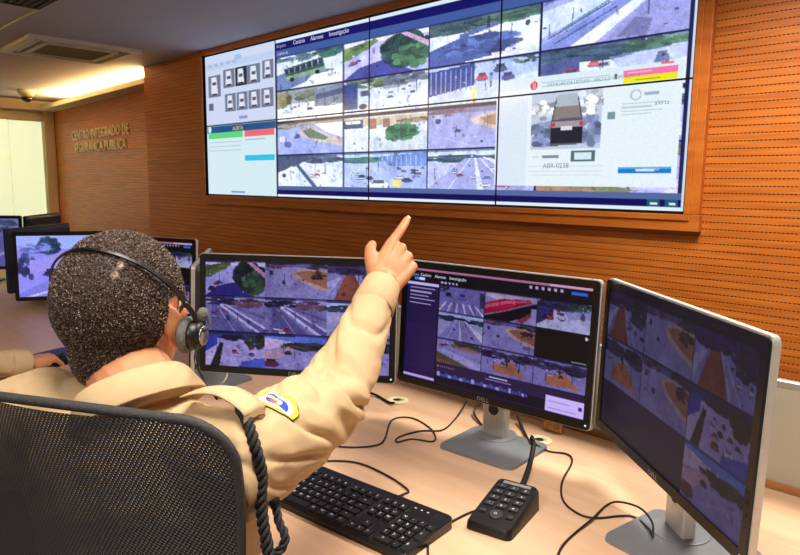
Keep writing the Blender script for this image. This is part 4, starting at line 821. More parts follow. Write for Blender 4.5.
# ------------------------------------------------------------------ people
Z3 = Vector((0, 0, 1))
def eloft(bm, rings, seg=28):
    R_ = []
    for c, ax, ay in rings: R_.append([bm.verts.new(Vector(c)+Vector(ax)*math.cos(2*math.pi*k/seg)+Vector(ay)*math.sin(2*math.pi*k/seg)) for k in range(seg)])
    for a, b_ in zip(R_, R_[1:]):
        for k in range(seg): bm.faces.new((a[k], a[(k+1) % seg], b_[(k+1) % seg], b_[k]))
    bm.faces.new(R_[0][::-1]); bm.faces.new(R_[-1])
def frame(o, x, y, z):
    M_ = Matrix.Identity(4)
    for i in range(3): M_[i][0], M_[i][1], M_[i][2], M_[i][3] = x[i], y[i], z[i], o[i]
    return M_
def hand(bm, O, Fd, Nd, side=1, pose='point'):
    # local: x to little finger (right hand), y forward, z back of hand
    Fd = Vector(Fd).normalized(); Nd = Vector(Nd); Nd = (Nd-Fd*Nd.dot(Fd)).normalized(); Xd = Fd.cross(Nd)*side
    M_ = frame(Vector(O), Xd, Fd, Nd)
    def L_(P, R): limb(bm, [M_ @ Vector(p) for p in P], R, 14)
    kx = [-.029, -.0085, .0115, .030]; ky = [.090, .094, .089, .080]; kz_ = [.003, .006, .004, 0]
    for i in range(4): L_([(kx[i]*.55, -.005, 0), (kx[i]*.8, .04, .001), (kx[i], ky[i], kz_[i])], [.0155, .0145, .0118])
    L_([(-.012, .0, -.006), (.0, .04, -.009), (.008, .075, -.007)], [.018, .019, .014]); ell(bm, (0, .048, .0), (.040, .058, .0165), M_, 24); L_([(.022, .005, -.008), (.028, .05, -.008)], [.014, .012])
    ln_ = [(.045, .027, .022), (.048, .030, .023), (.044, .028, .022), (.035, .021, .020)]; rd = [(.0102, .0092, .0084, .0070), (.0106, .0096, .0086, .0072), (.0100, .0092, .0082, .0070), (.0090, .0080, .0072, .006)]
    flex = {'point': [(-4, 14, 12), (78, 98, 50), (84, 98, 50), (88, 96, 50)], 'rest': [(18, 24, 16), (22, 28, 18), (24, 30, 18), (26, 32, 20)], 'mouse': [(12, 24, 18), (14, 28, 20), (30, 34, 20), (34, 36, 22)]}[pose]
    spread = [-.05, 0, .05, .12] if pose != 'point' else [.0, 0, -.03, -.06]
    tips = []
    for i in range(4):
        p = Vector((kx[i], ky[i], kz_[i])); a = 0; P = [p.copy()]
        for k in range(3):
            a += math.radians(flex[i][k]); p = p+Vector((math.sin(spread[i])*abs(math.cos(a)), math.cos(a), -math.sin(a)))*ln_[i][k]; P.append(p.copy())
        L_(P, rd[i]); tips.append((M_ @ P[-1], (M_.to_3x3() @ (P[-1]-P[-2])).normalized()))
    th = {'point': [(-.018, .012, -.008), (-.043, .034, -.006), (-.055, .052, -.006), (-.056, .070, -.012)], 'rest': [(-.018, .012, -.008), (-.046, .04, -.014), (-.062, .066, -.018), (-.064, .088, -.022)], 'mouse': [(-.018, .012, -.008), (-.044, .042, -.018), (-.050, .070, -.024), (-.046, .09, -.03)]}[pose]
    L_(th, [.017, .0135, .0110, .0088])
    return M_, tips
def head_core(bm, M_):
    ell(bm, (0, -.008, .012), (.0775, .099, .090), M_, 32); ell(bm, (0, -.040, -.052), (.052, .052, .064), M_); ell(bm, (0, .030, -.035), (.064, .062, .078), M_)
def head_parts(bm, M_):
    head_core(bm, M_)
    ell(bm, (0, .046, -.088), (.045, .044, .036), M_); ell(bm, (0, .076, -.104), (.020, .018, .018), M_)          # jaw, chin
    ell(bm, (0, .078, .022), (.052, .020, .014), M_)                                                              # brow
    limb(bm, [M_ @ Vector(p) for p in ((0, .090, .008), (0, .102, -.018), (0, .110, -.034))], [.009, .010, .012], 12)
    for s in (-1, 1):
        ell(bm, (s*.013, .098, -.038), (.009, .010, .008), M_); ell(bm, (s*.040, .068, -.028), (.022, .022, .020), M_)  # nostrils, cheeks
        Me = M_ @ Matrix.Translation((s*.079, -.010, -.030)) @ Matrix.Rotation(s*math.radians(-22), 4, 'Z') @ Matrix.Rotation(math.radians(10), 4, 'X')
        ell(bm, (0, 0, .006), (.0055, .019, .028), Me); ell(bm, (0, .003, -.020), (.005, .011, .014), Me); ell(bm, (s*.004, -.013, .010), (.004, .006, .022), Me)
    ell(bm, (0, .092, -.062), (.024, .011, .006), M_); ell(bm, (0, .090, -.074), (.021, .011, .007), M_)               # lips
def wrinkle(me, arms, amp=1.0, torso=True):
    n = len(me.vertices); co = np.empty(n*3); me.vertices.foreach_get('co', co); co = co.reshape(-1, 3)
    nr = np.empty(n*3); me.vertex_normals.foreach_get('vector', nr); nr = nr.reshape(-1, 3); out = co.copy()
    for i in range(n):
        p = Vector(co[i]); best = (9, 0, None, 0)
        for pl in arms:
            acc = 0
            for a, b_ in zip(pl, pl[1:]):
                ab = b_-a; t = max(0, min(1, (p-a).dot(ab)/ab.length_squared)); d = (p-(a+ab*t)).length
                if d < best[0]: best = (d, acc+t*ab.length, (p-(a+ab*t)), (pl[1]-pl[0]).length)
                acc += ab.length
        d, s_, off, ue = best
        if d < .10:
            q = off.normalized() if off.length > 1e-6 else Z3
            ph_ = q.dot(Vector((.7, .7, .1)))*.55+q.z*.35
            w = noise.noise(Vector((s_*15+ph_*2.6, q.x*.9, q.z*.9))); w2 = noise.noise(Vector((s_*48+ph_*3, q.y*2, q.z*2+5)))
            A = .0095*math.exp(-((s_-ue)/.10)**2)+.0045*math.exp(-((s_-.07)/.07)**2)+.0028
            dsp = A*(.42-1.15*max(0, 1-abs(w)*3.8)+.4*w)+.0014*w2
        else:
            dsp = .007*noise.noise(p*9)+.004*(1-2.5*abs(noise.noise(p*17)))
        out[i] = co[i]+nr[i]*dsp*amp
    me.vertices.foreach_set('co', out.ravel()); me.update()
def make_person(sp):
    N, f_, r_ = sp['N'], sp['f'], sp['r']; root = empty('person', (sp['pelvis'].x, sp['pelvis'].y, 0)); tag(root, sp['label'], 'person')
    inv = Vector(root.location)
    def fin(nm, me, m_, par=root):
        for v in me.vertices: v.co -= inv
        return obj(nm, me, m_, par)
    pel = sp['pelvis']
    def tor(k, top=True):
        def at_(z): t = (z-pel.z)/(N.z-pel.z); return Vector((pel.x+(N.x-pel.x)*t, pel.y+(N.y-pel.y)*t, z))
        L = [(.47, .15, .10, 0), (.52, .172, .122, 0), (.64, .158, .112, .005), (.76, .155, .108, .008), (.88, .168, .118, .005), (.97, .178, .118, 0), (1.03, .172, .100, -.008), (1.07, .125, .078, -.012), (1.10, .068, .062, -.005)]
        zq = lambda z: .47+(z-.47)*(N.z+.012-.47)/(1.10-.47)
        return [(at_(zq(z))+f_*o_, r_*w*k, f_*d*k) for z, w, d, o_ in L]
    # body
    bm = bmesh.new(); eloft(bm, tor(.88))
    HM = sp['head']; hc = HM.translation
    head_parts(bm, HM)
    limb(bm, [N-Z3*.05, N+Z3*.02+f_*.004, HM @ Vector((0, -.030, -.075))], [.070, .060, .056])
    hands = []
    for i, (sh, el, wr) in enumerate(sp['arms']):
        limb(bm, [N+(sh-N)*.45-Z3*.02, sh, (sh+el)/2, el, (el+wr)/2, wr], [.05, .052, .044, .038, .034, .0265])
        hands.append(hand(bm, wr, *sp['hands'][i]))
    body = fin('body', remeshed(bm, sp['vox'], 3, .4), MT['skin'])
    # shirt
    bm = bmesh.new(); eloft(bm, tor(1.0))
    for i, (sh, el, wr) in enumerate(sp['arms']):
        R_ = sp['sleeve'][i]; d = (wr-el).normalized(); e2 = wr-d*.012
        limb(bm, [N+(sh-N)*.35-Z3*.035, sh, sh+(el-sh)*.5, el, el+(e2-el)*.5], [.062, R_[0], R_[1], R_[2], R_[3]])
        tube(bm, [el, el+(e2-el)*.5, e2], [R_[2]*.96, R_[3], R_[4]], 24)
    me = remeshed(bm, sp['svox'], 8, .5); wrinkle(me, [list(a) for a in sp['arms']], sp.get('wr', 1.))
    shirt_w = me.copy(); bvh = BVHTree.FromPolygons([v.co.copy() for v in me.vertices], [list(p.vertices) for p in me.polygons])
    shirt = fin('shirt', me, MT['shirt'])
    for i, (sh, el, wr) in enumerate(sp['arms']):
        d = (wr-el).normalized(); R_ = sp['sleeve'][i]; bm = bmesh.new(); c0 = wr-d*.062
        tube(bm, [c0-d*.001, c0+d*.002, c0+d*.03, wr-d*.006, wr-d*.003, wr-d*.004, wr-d*.03], [R_[4]*1.04+.003, R_[4]*1.06+.004, R_[4]*1.05+.002, R_[4]*1.02, R_[4]*.98, R_[4]*.9, R_[4]*.85], 32, False)
        me2 = bpy.data.meshes.new('cuff'); bmesh.ops.recalc_face_normals(bm, faces=bm.faces); bm.to_mesh(me2); bm.free(); cu = fin('cuff', me2, MT['shirt'], root); cu.data.polygons.foreach_set('use_smooth', [True]*len(cu.data.polygons))
    # collar
    ax = (HM @ Vector((0, -.03, -.09))-N).normalized(); ax = (ax*.55+Z3*.45).normalized(); cx = r_; cyv = ax.cross(cx).normalized(); cx = cyv.cross(ax)
    CM = frame(N+ax*.0-f_*.004, cx, cyv, ax)
    bm = bmesh.new(); revolve(bm, [(.071, -.012), (.067, .028), (.069, .034), (.073, .035), (.078, .028), (.094, -.008), (.092, -.011), (.078, .004)], 40, CM @ Matrix.Diagonal((1, 1.02, 1, 1)))
    for v in bm.verts: v.co += Vector((0, 0, .0022*noise.noise(v.co*30)))-inv
    obj('collar', bm, MT['shirt'], root, True)
    # trousers and boots
    bm = bmesh.new()
    for s in (-1, 1):
        h = pel+r_*s*.09; h = Vector((h.x, h.y, .55)); kn = h+f_*.40+r_*s*.05; kn.z = .52; an = kn-f_*.04; an.z = .09
        limb(bm, [h, (h+kn)/2, kn, (kn+an)/2, an], [.098, .088, .070, .062, .05])
    eloft(bm, [(Vector((pel.x, pel.y, .47)), r_*.16, f_*.12), (Vector((pel.x, pel.y, .53)), r_*.178, f_*.128), (Vector((pel.x, pel.y, .63)), r_*.165, f_*.12)])
    fin('trousers', remeshed(bm, .012, 6), MT['trouser'])
    for s in (-1, 1):
        h = pel+r_*s*.09; kn = h+f_*.40+r_*s*.05; an = kn-f_*.04; bm = bmesh.new(); a = Vector((an.x, an.y, .05))
        limb(bm, [a-f_*.04, a+f_*.06, a+f_*.16-Z3*.008], [.045, .045, .038]); limb(bm, [a, a+Z3*.07], [.05, .052]); me3 = remeshed(bm, .009, 3)
        for v in me3.vertices: v.co.z = max(v.co.z, .001)
        fin('boot', me3, MT['boot'])
    # eyes
    for s in (-1, 1):
        bm = bmesh.new(); ell(bm, (s*.031, .0785, .002), (.0115, .0115, .0105), Matrix.Translation(-inv) @ HM, 16); e_ = obj('eye', bm, MT['eye'], root, True)
        bm = bmesh.new(); ell(bm, (s*.031, .0878, .002), (.0055, .0032, .0055), Matrix.Translation(-inv) @ HM, 12); obj('iris', bm, MT['iris'], e_, True)
        bm = bmesh.new(); tube(bm, [Matrix.Translation(-inv) @ HM @ Vector(p) for p in ((s*.014, .098, .022), (s*.032, .096, .028), (s*.050, .084, .022))], [.003, .0042, .002], 6); obj('eyebrow', bm, MT['iris'], root, True)
    # hair shell over the scalp
    bm = bmesh.new(); head_core(bm, Matrix.Identity(4)); hm = remeshed(bm, .004, 6)
    hb = BVHTree.FromPolygons([v.co.copy() for v in hm.vertices], [list(p.vertices) for p in hm.polygons])
    def zmin(y, x):
        P = [(-.2, -.108), (-.05, -.108), (-.036, -.092), (-.026, -.045), (-.020, .012), (.020, .016), (.026, -.028), (.040, -.025), (.045, .03), (.06, .06), (.2, .062)]
        for (a, za), (b_, zb) in zip(P, P[1:]):
            if a <= y <= b_: return za+(zb-za)*(y-a)/(b_-a)
        return .06
    nu, nv = 120, 72; C0 = Vector((0, -.012, .0)); bm = bmesh.new(); G = {}
    for j in range(nv+1):
        for i in range(nu):
            th, ph_ = math.pi*j/nv, 2*math.pi*i/nu; d = Vector((math.sin(th)*math.cos(ph_), math.sin(th)*math.sin(ph_), math.cos(th)))
            h = hb.ray_cast(C0+d*.3, -d)
            if h[0] is None: continue
            p = h[0]; m_ = p.z-zmin(p.y, p.x)
            if m_ > -.002: G[i, j] = bm.verts.new(p+d*(.0005+min(.0065, max(0, m_)*.35)+.0012*noise.noise(p*120)))
    for j in range(nv):
        for i in range(nu):
            q = [G.get((i, j)), G.get(((i+1) % nu, j)), G.get(((i+1) % nu, j+1)), G.get((i, j+1))]
            if all(q): bm.faces.new(q)
    bmesh.ops.remove_doubles(bm, verts=bm.verts, dist=1e-5); bmesh.ops.delete(bm, geom=[v for v in bm.verts if not v.link_faces], context='VERTS')
    bmesh.ops.recalc_face_normals(bm, faces=bm.faces); bm.faces.ensure_lookup_table()
    tri = [(f.calc_center_median(), f.normal.copy(), f.calc_area(), [v.co.copy() for v in f.verts]) for f in bm.faces]
    ar = np.array([t[2] for t in tri]); ar /= ar.sum(); pick = RNG.choice(len(tri), sp['curls'], p=ar)
    V_ = []; Fc = []; Tn = []
    base_n = len(bm.verts); bm.verts.index_update()
    sc0, sc1 = None, None
    if sp.get('scar'):
        Mi = HM.inverted(); cl_ = Mi @ Vector((0, 0, CAMZ)); sc0, sc1 = [hb.ray_cast(cl_, ((Mi @ px(u_, v_, 1))-cl_).normalized())[0] for u_, v_ in sp['scar']]
    def near_scar(p):
        if sc0 is None: return 1
        ab = sc1-sc0; t = max(0, min(1, (p-sc0).dot(ab)/ab.length_squared)); return (p-(sc0+ab*t)).length
    for v in bm.verts: V_.append(v.co.copy()); Tn.append(.8 if near_scar(v.co) < .008 else .20)
    for f in bm.faces: Fc.append([v.index for v in f.verts])
    for k in pick:
        c_, nrm, _, q = tri[k]; w = RNG.dirichlet(np.ones(len(q))); p = sum((q[i]*float(w[i]) for i in range(len(q))), Vector())
        if nrm.dot(p-C0) < 0: nrm = -nrm
        tg = Vector(RNG.normal(0, 1, 3)); tg = (tg-nrm*tg.dot(nrm)).normalized(); b_ = nrm.cross(tg); L = float(RNG.uniform(.0018, .0040)); w_ = .0007
        if near_scar(p) < .0085 and RNG.uniform() < .85: continue
        i0 = len(V_); V_ += [p+b_*w_-nrm*.001, p-b_*w_-nrm*.001, p+tg*L*.55+nrm*L*.55+b_*w_*.6, p+tg*L*.9+nrm*L*.1-b_*w_*.2]
        tn = float(RNG.uniform(0, 1)); Tn += [tn*.6, tn*.6, tn, tn]; Fc += [[i0, i0+1, i0+2], [i0+1, i0+3, i0+2]]
    bm.free(); me = bpy.data.meshes.new('hair'); HM2 = Matrix.Translation(-inv) @ HM
    me.from_pydata([HM2 @ v for v in V_], [], Fc); at = me.attributes.new('tone', 'FLOAT', 'POINT'); at.data.foreach_set('value', np.array(Tn, np.float32))
    hr = obj('hair', me, MT['hair'], root, True)
    return root, shirt, bvh, inv, hands, HM
def hair_mat():
    M_ = bpy.data.materials.new('short_curly_hair'); M_.use_nodes = True; nt = M_.node_tree; b = nt.nodes['Principled BSDF']
    at = nt.nodes.new('ShaderNodeAttribute'); at.attribute_name = 'tone'; rp = nt.nodes.new('ShaderNodeValToRGB')
    rp.color_ramp.elements[0].color = (*lin((28, 21, 19)), 1); rp.color_ramp.elements[1].color = (*lin((192, 168, 152)), 1); e_ = rp.color_ramp.elements.new(.55); e_.color = (*lin((100, 81, 71)), 1)
    nt.links.new(at.outputs['Fac'], rp.inputs[0]); nt.links.new(rp.outputs[0], b.inputs['Base Color']); b.inputs['Roughness'].default_value = .6; return M_
MT['hair'] = hair_mat()
def rot_frame(o, yaw, pitch=0, roll=0):
    y = math.radians(yaw); return Matrix.Translation(o) @ Matrix.Rotation(-y, 4, 'Z') @ Matrix.Rotation(math.radians(pitch), 4, 'X') @ Matrix.Rotation(math.radians(roll), 4, 'Y')
# the officer who points
ty = math.radians(-28); f1 = Vector((math.sin(ty), math.cos(ty), 0)); r1 = Vector((math.cos(ty), -math.sin(ty), 0))
N1 = px(141, 405, .92); H1 = px(124, 304, .965)
rsh = px(241, 466, .83); rel = px(334, 396, 1.05); rwr = px(383, 283, 1.215)
lsh = N1-r1*.165-Z3*.036; lel = px(-90, 456, 1.02); lwr = Vector((-1.22, .66, DESK+.035))
HM1 = rot_frame(H1, -36, 5, 0)
Fh = CR*.39+CU*.62+CF*.68; Nh = CR*.50+CU*.46-CF*.70
sp1 = dict(N=N1, f=f1, r=r1, pelvis=Vector((N1.x-f1.x*.0, N1.y-f1.y*.0, .55)), head=HM1, arms=[(rsh, rel, rwr), (lsh, lel, lwr)],
           hands=[(Fh, Nh, 1, 'point'), (Vector((.15, .98, -.1)), Vector((0, .1, 1)), -1, 'rest')], sleeve=[(.072, .068, .060, .044, .0335), (.074, .066, .06, .048, .038)],
           vox=.0024, svox=.0042, curls=45000, scar=((122, 263), (114, 278)), label='person in khaki uniform shirt pointing at the video wall, wearing a headset')
p1, shirt1, bvh1, inv1, hands1, _ = make_person(sp1)
# nail on the pointing finger
tip, tdir = hands1[0][1][0]; Mh = hands1[0][0]; nz_ = Mh.to_3x3() @ Z3; nb_ = (nz_-tdir*nz_.dot(tdir)).normalized()
bm = bmesh.new(); ell(bm, (0, 0, 0), (.0052, .0066, .0012), frame(tip+nb_*.0066-inv1, tdir.cross(nb_), tdir, nb_), 12); obj('finger_nail', bm, MT['nail'], p1, True)
camo = Vector((0, 0, CAMZ))
def on_shirt(u, v, off=.004, fallback=.77):
    d = (px(u, v, 1)-camo).normalized(); h = bvh1.ray_cast(camo, d)
    if h[0] is None: return px(u, v, fallback), -d
    n_ = h[1] if h[1].dot(d) < 0 else -h[1]
    return h[0]+n_*off, n_
# shoulder strap
pts = [on_shirt(176, 408, .004)[0], on_shirt(205, 404, .008)[0], on_shirt(232, 402, .016)[0]]
a = on_shirt(200, 402, .004)[0]; shp = rsh+Z3*.082
sd = (rsh-N1); sd.z = 0; sd.normalize(); S0 = rsh-sd*.085+Z3*.080; S1 = rsh-sd*.015+Z3*.094; S2 = rsh+sd*.022+Z3*.082
wv = Vector((f1.x, f1.y, 0))*.5+Vector((rel-rsh)).normalized()*.3; wv = wv.normalized()
bm = bmesh.new(); rows_ = []
for p in spline([S0, (S0+S1)/2+Z3*.004, S1, S2, S2-Z3*.014+sd*.004], 6):
    rows_.append([bm.verts.new(p-inv1+wv*w_+Z3*dz) for w_, dz in ((-.026, .004), (-.010, .003), (.010, .002), (.024, -.003), (.0235, -.0055), (.010, -.0005), (-.010, -.0005), (-.0255, .0015))])
for a, b_ in zip(rows_, rows_[1:]):
    for k in range(8): bm.faces.new((a[k], a[(k+1) % 8], b_[(k+1) % 8], b_[k]))
bm.faces.new(rows_[0]); bm.faces.new(rows_[-1][::-1])
obj('shoulder_strap', bm, MT['shirt'], p1, True)
# braided cord hanging from the strap
def braid(nm, P, r=.0055, par=p1):
    path = spline(P, 24); bm = bmesh.new(); acc = 0; S = [[], [], []]
    for i, p in enumerate(path):
        t = (path[min(i+1, len(path)-1)]-path[max(i-1, 0)]).normalized(); a = t.cross(Vector((.3, -.9, .2))).normalized(); b_ = t.cross(a)
        if i: acc += (p-path[i-1]).length
        for k in range(3):
            an = acc/.030*2*math.pi+k*2.094; S[k].append(p+a*math.cos(an)*r*.85+b_*math.sin(an)*r*.6-inv1)
    for k in range(3): tube(bm, S[k], r*.62, 8)
    return obj(nm, bm, MT['cord'], par, True)
cp = [on_shirt(u, v, .006)[0] for u, v in ((240, 411), (245, 424), (252, 448), (257, 474))]
last = cp[-1]
tl = [px(u, v, (last-camo).dot(CF)*1.0) for u, v in ((261, 502), (264, 528), (268, 549), (270, 575), (262, 620))]
braid('braided_cord', cp+tl)
tq = (last-camo).dot(CF)
braid('cord_loop', [px(276, 505, tq+.03), px(279, 522, tq+.02), px(285, 536, tq+.012), px(281, 549, tq+.01), px(270, 556, tq+.006), px(264, 545, tq+.004)], .0042)
obj('cord_tag', tube(bmesh.new(), [px(274, 499, tq+.03)-inv1, px(276, 507, tq+.03)-inv1], .007, 10), MT['black'], p1)
# sleeve patch conforming to the shoulder
pc, pn = on_shirt(276, 402, 0)
ud = (rel-rsh).normalized(); ud = (ud-pn*ud.dot(pn)).normalized(); vd = pn.cross(ud)
def patch_grid(nm, nr_, r0, r1_, colf, off):
    pass
bm = bmesh.new(); nr, na = 26, 64; ring = []; cols = []
def pcol(rr, an):
    x, y = rr*math.cos(an), rr*math.sin(an)
    if rr > .95: return (70, 62, 40)
    if rr > .78: return (232, 214, 60)
    if rr > .74: return (150, 130, 60)
    if rr > .56: return (232, 232, 240)
    if rr > .46: return (40, 60, 170)
    if x < -.1 and y > -.1: return (120, 60, 160) if y > .15 else (214, 96, 80)
    if x > .12 and y > .1: return (60, 110, 210)
    if y < -.2: return (50, 70, 190)
    if abs(x) < .12: return (240, 214, 90)
    return (228, 230, 245)
for i in range(nr+1):
    rr = i/nr; ring.append([])
    for k in range(na if i else 1):
        an = 2*math.pi*k/na; q = pc+ud*math.cos(an)*rr*.027+vd*math.sin(an)*rr*.036; h = bvh1.find_nearest(q); nn_ = h[1] if h[1].dot(pn) > 0 else -h[1]
        v = bm.verts.new(h[0]+nn_*(.0022-(.0018 if i == nr else 0))-inv1); ring[-1].append(v); cols.append(pcol(rr, an))
for a, b_ in zip(ring, ring[1:]):
    for k in range(na):
        q = [a[k % len(a)], b_[k], b_[(k+1) % na], a[(k+1) % len(a)]]; bm.faces.new(list(dict.fromkeys(q)))
me = bpy.data.meshes.new('sleeve_patch'); bmesh.ops.recalc_face_normals(bm, faces=bm.faces); bm.to_mesh(me); bm.free()
at = me.color_attributes.new('stitch', 'FLOAT_COLOR', 'POINT'); c4 = np.ones((len(cols), 4), np.float32); c4[:, :3] = lin(cols); at.data.foreach_set('color', c4.ravel())
PM = mat('patch_embroidery', (200, 200, 200), .8); an_ = PM.node_tree.nodes.new('ShaderNodeAttribute'); an_.attribute_name = 'stitch'; PM.node_tree.links.new(an_.outputs['Color'], PM.node_tree.nodes['Principled BSDF'].inputs['Base Color'])
tag(obj('sleeve_patch', me, PM, p1, True), 'round embroidered emblem with yellow rim')
# headset
hs = empty('headset', H1+Z3*.0); tag(hs, 'black headset with grey foam ear cushion and microphone worn on the head', 'headset'); hi = Vector(hs.location)
bm = bmesh.new(); head_core(bm, Matrix.Identity(4)); hm = remeshed(bm, .004, 6); hb = BVHTree.FromPolygons([v.co.copy() for v in hm.vertices], [list(p.vertices) for p in hm.polygons])
bp = []
for k in range(41):
    a = math.radians(2+176*k/40); d = Vector((math.cos(a), -.60*math.sin(a), .80*math.sin(a))).normalized(); h = hb.ray_cast(d*.3+Vector((0, 0, -.0)), -d)[0]; bp.append(h+d*(.0115+.010*abs(math.cos(a))**3))
bm = bmesh.new(); pr_ = []
for k, p in enumerate(bp):
    t = (bp[min(k+1, 40)]-bp[max(k-1, 0)]).normalized(); n_ = p.normalized(); n_ = (n_-t*n_.dot(t)).normalized(); b_ = t.cross(n_); wd = .0019+.006*max(0, abs(k-20)/20-.45)
    pr_.append([bm.verts.new((HM1 @ (p+b_*x*wd+n_*y*.0016))-hi) for x, y in ((-1, -1), (1, -1), (1, 1), (-1, 1))])
for a, b_ in zip(pr_, pr_[1:]):
    for k in range(4): bm.faces.new((a[k], a[(k+1) % 4], b_[(k+1) % 4], b_[k]))
bm.faces.new(pr_[0]); bm.faces.new(pr_[-1][::-1]); obj('headband', bm, MT['black'], hs)
HMl = Matrix.Translation(-hi) @ HM1
for s in (1,):
    Mc = HMl @ Matrix.Translation((s*.0915, .004, -.044)) @ Matrix.Rotation(s*math.pi/2, 4, 'Y')
    bm = bmesh.new(); revolve(bm, [(.012, -.007), (.020, -.0075), (.0265, -.003), (.0275, .003), (.0235, .0085), (0, .0085)], 32, Mc); obj('ear_cushion', bm, MT['foam'], hs, True)
    bm = bmesh.new(); revolve(bm, [(.022, .0087), (.0225, .012), (.019, .021), (.014, .025), (0, .026)], 32, Mc); cpo = obj('ear_cup', bm, MT['black'], hs, True)
    bm = bmesh.new(); revolve(bm, [(.0145, .0252), (.0145, .0275), (.0125, .0285), (0, .0285)], 28, Mc); obj('cup_disc', bm, MT['metalcup'], cpo, True)
    P = [HM1 @ bp[1 if s > 0 else 39]-hi, HMl @ Vector((s*.108, .003, -.018)), HMl @ Vector((s*.108, .004, -.042))]
    bm = bmesh.new(); tube(bm, spline(P, 5), .0042, 8); obj('yoke', bm, MT['black'], hs, True)
bm = bmesh.new(); ell(bm, (-.0905, .0, .004), (.006, .012, .018), HMl, 16); obj('temple_pad', bm, MT['black'], hs, True)
cup = HM1 @ Vector((.114, .010, -.036))
mb = [cup, px(204, 331, .875), px(209.5, 324, .885), px(207, 317, .895)]
bm = bmesh.new(); tube(bm, [p-hi for p in spline(mb, 6)], .0022, 8); bo = obj('microphone_boom', bm, MT['dark'], hs, True)
bm = bmesh.new(); ell(bm, (0, 0, 0), (.0082, .0082, .0094), Matrix.Translation(px(203, 314, .90)-hi), 20); obj('microphone_foam', bm, MT['foam'], bo, True)
bm = bmesh.new(); tube(bm, [p-hi for p in spline([HM1 @ Vector((.108, .006, -.056)), px(195, 360, .86), px(203, 378, .87), px(212, 392, .86), px(217, 399, .83)], 6)], .0016, 6); obj('headset_wire', bm, MT['cable'], hs, True)
# colleague at the next workstation, only forearm and hand in the picture
ty = math.radians(-14); f2 = Vector((math.sin(ty), math.cos(ty), 0)); r2 = Vector((math.cos(ty), -math.sin(ty), 0))
wr2 = pz(29, 362, DESK+.040); el2 = pz(-52, 367, DESK+.075); mo = pz(53, 362, DESK+.012)
N2 = Vector((el2.x-.16, el2.y-.40, 1.09)); HM2 = rot_frame(N2+Z3*.12+f2*.03, -20, -6)
rs2 = N2+r2*.165-Z3*.02; ls2 = N2-r2*.165-Z3*.02
hd2 = (mo-wr2); hd2.z = 0
sp2 = dict(N=N2, f=f2, r=r2, pelvis=Vector((N2.x-f2.x*.03, N2.y-f2.y*.03, .55)), head=HM2, arms=[(rs2, el2, wr2), (ls2, ls2+Vector((-.08, .16, -.24)), ls2+Vector((.02, .40, DESK+.04-ls2.z)))],
           hands=[(hd2.normalized()-Z3*.12, Vector((0, 0, 1)), 1, 'mouse'), (Vector((.2, .97, -.1)), Vector((0, .1, 1)), -1, 'rest')], sleeve=[(.074, .066, .058, .047, .038), (.074, .066, .058, .047, .038)], vox=.0036, svox=.008, curls=5000, label='person in khaki shirt with one hand on a black mouse')
p2, *_ = make_person(sp2)
ms = empty('computer_mouse', (mo.x, mo.y, DESK+.003), -math.atan2(hd2.x, hd2.y)); tag(ms, 'black computer mouse under the hand of the seated colleague', 'mouse')
bm = bmesh.new(); ell(bm, (0, .01, .006), (.030, .052, .026), None, 20)
for v in bm.verts: v.co.z = max(v.co.z, 0)
obj('mouse_body', bm, MT['black'], ms, True); bm = bmesh.new(); revolve(bm, [(.005, -.003), (.005, .003)], 14, Matrix.Translation((0, .045, .025)) @ Matrix.Rotation(math.pi/2, 4, 'Y')); obj('scroll_wheel', bm, MT['dark'], ms)
mp_ = pz(60, 357, DESK); tag(obj('mouse_pad', nbox(-.11, .11, -.09, .09, 0, .0025, .001), MT['black'], None, loc=(mp_.x, mp_.y, DESK+.0002), rot=(0, 0, .3)), 'thin black mouse pad under the computer mouse', 'mouse pad')
pp = pz(22, 371.5, DESK); nt_ = empty('note_sheet', (pp.x, pp.y, DESK+.0005), .55); tag(nt_, 'white folded note sheet on the desk beside the colleague forearm', 'paper')
obj('sheet', nbox(-.09, .09, -.03, .03, 0, .003, .001), MT['paper'], nt_); obj('cover', nbox(-.075, .05, -.028, .012, .0031, .0055, .001), MT['paper'], nt_, rot=(0, 0, .12))
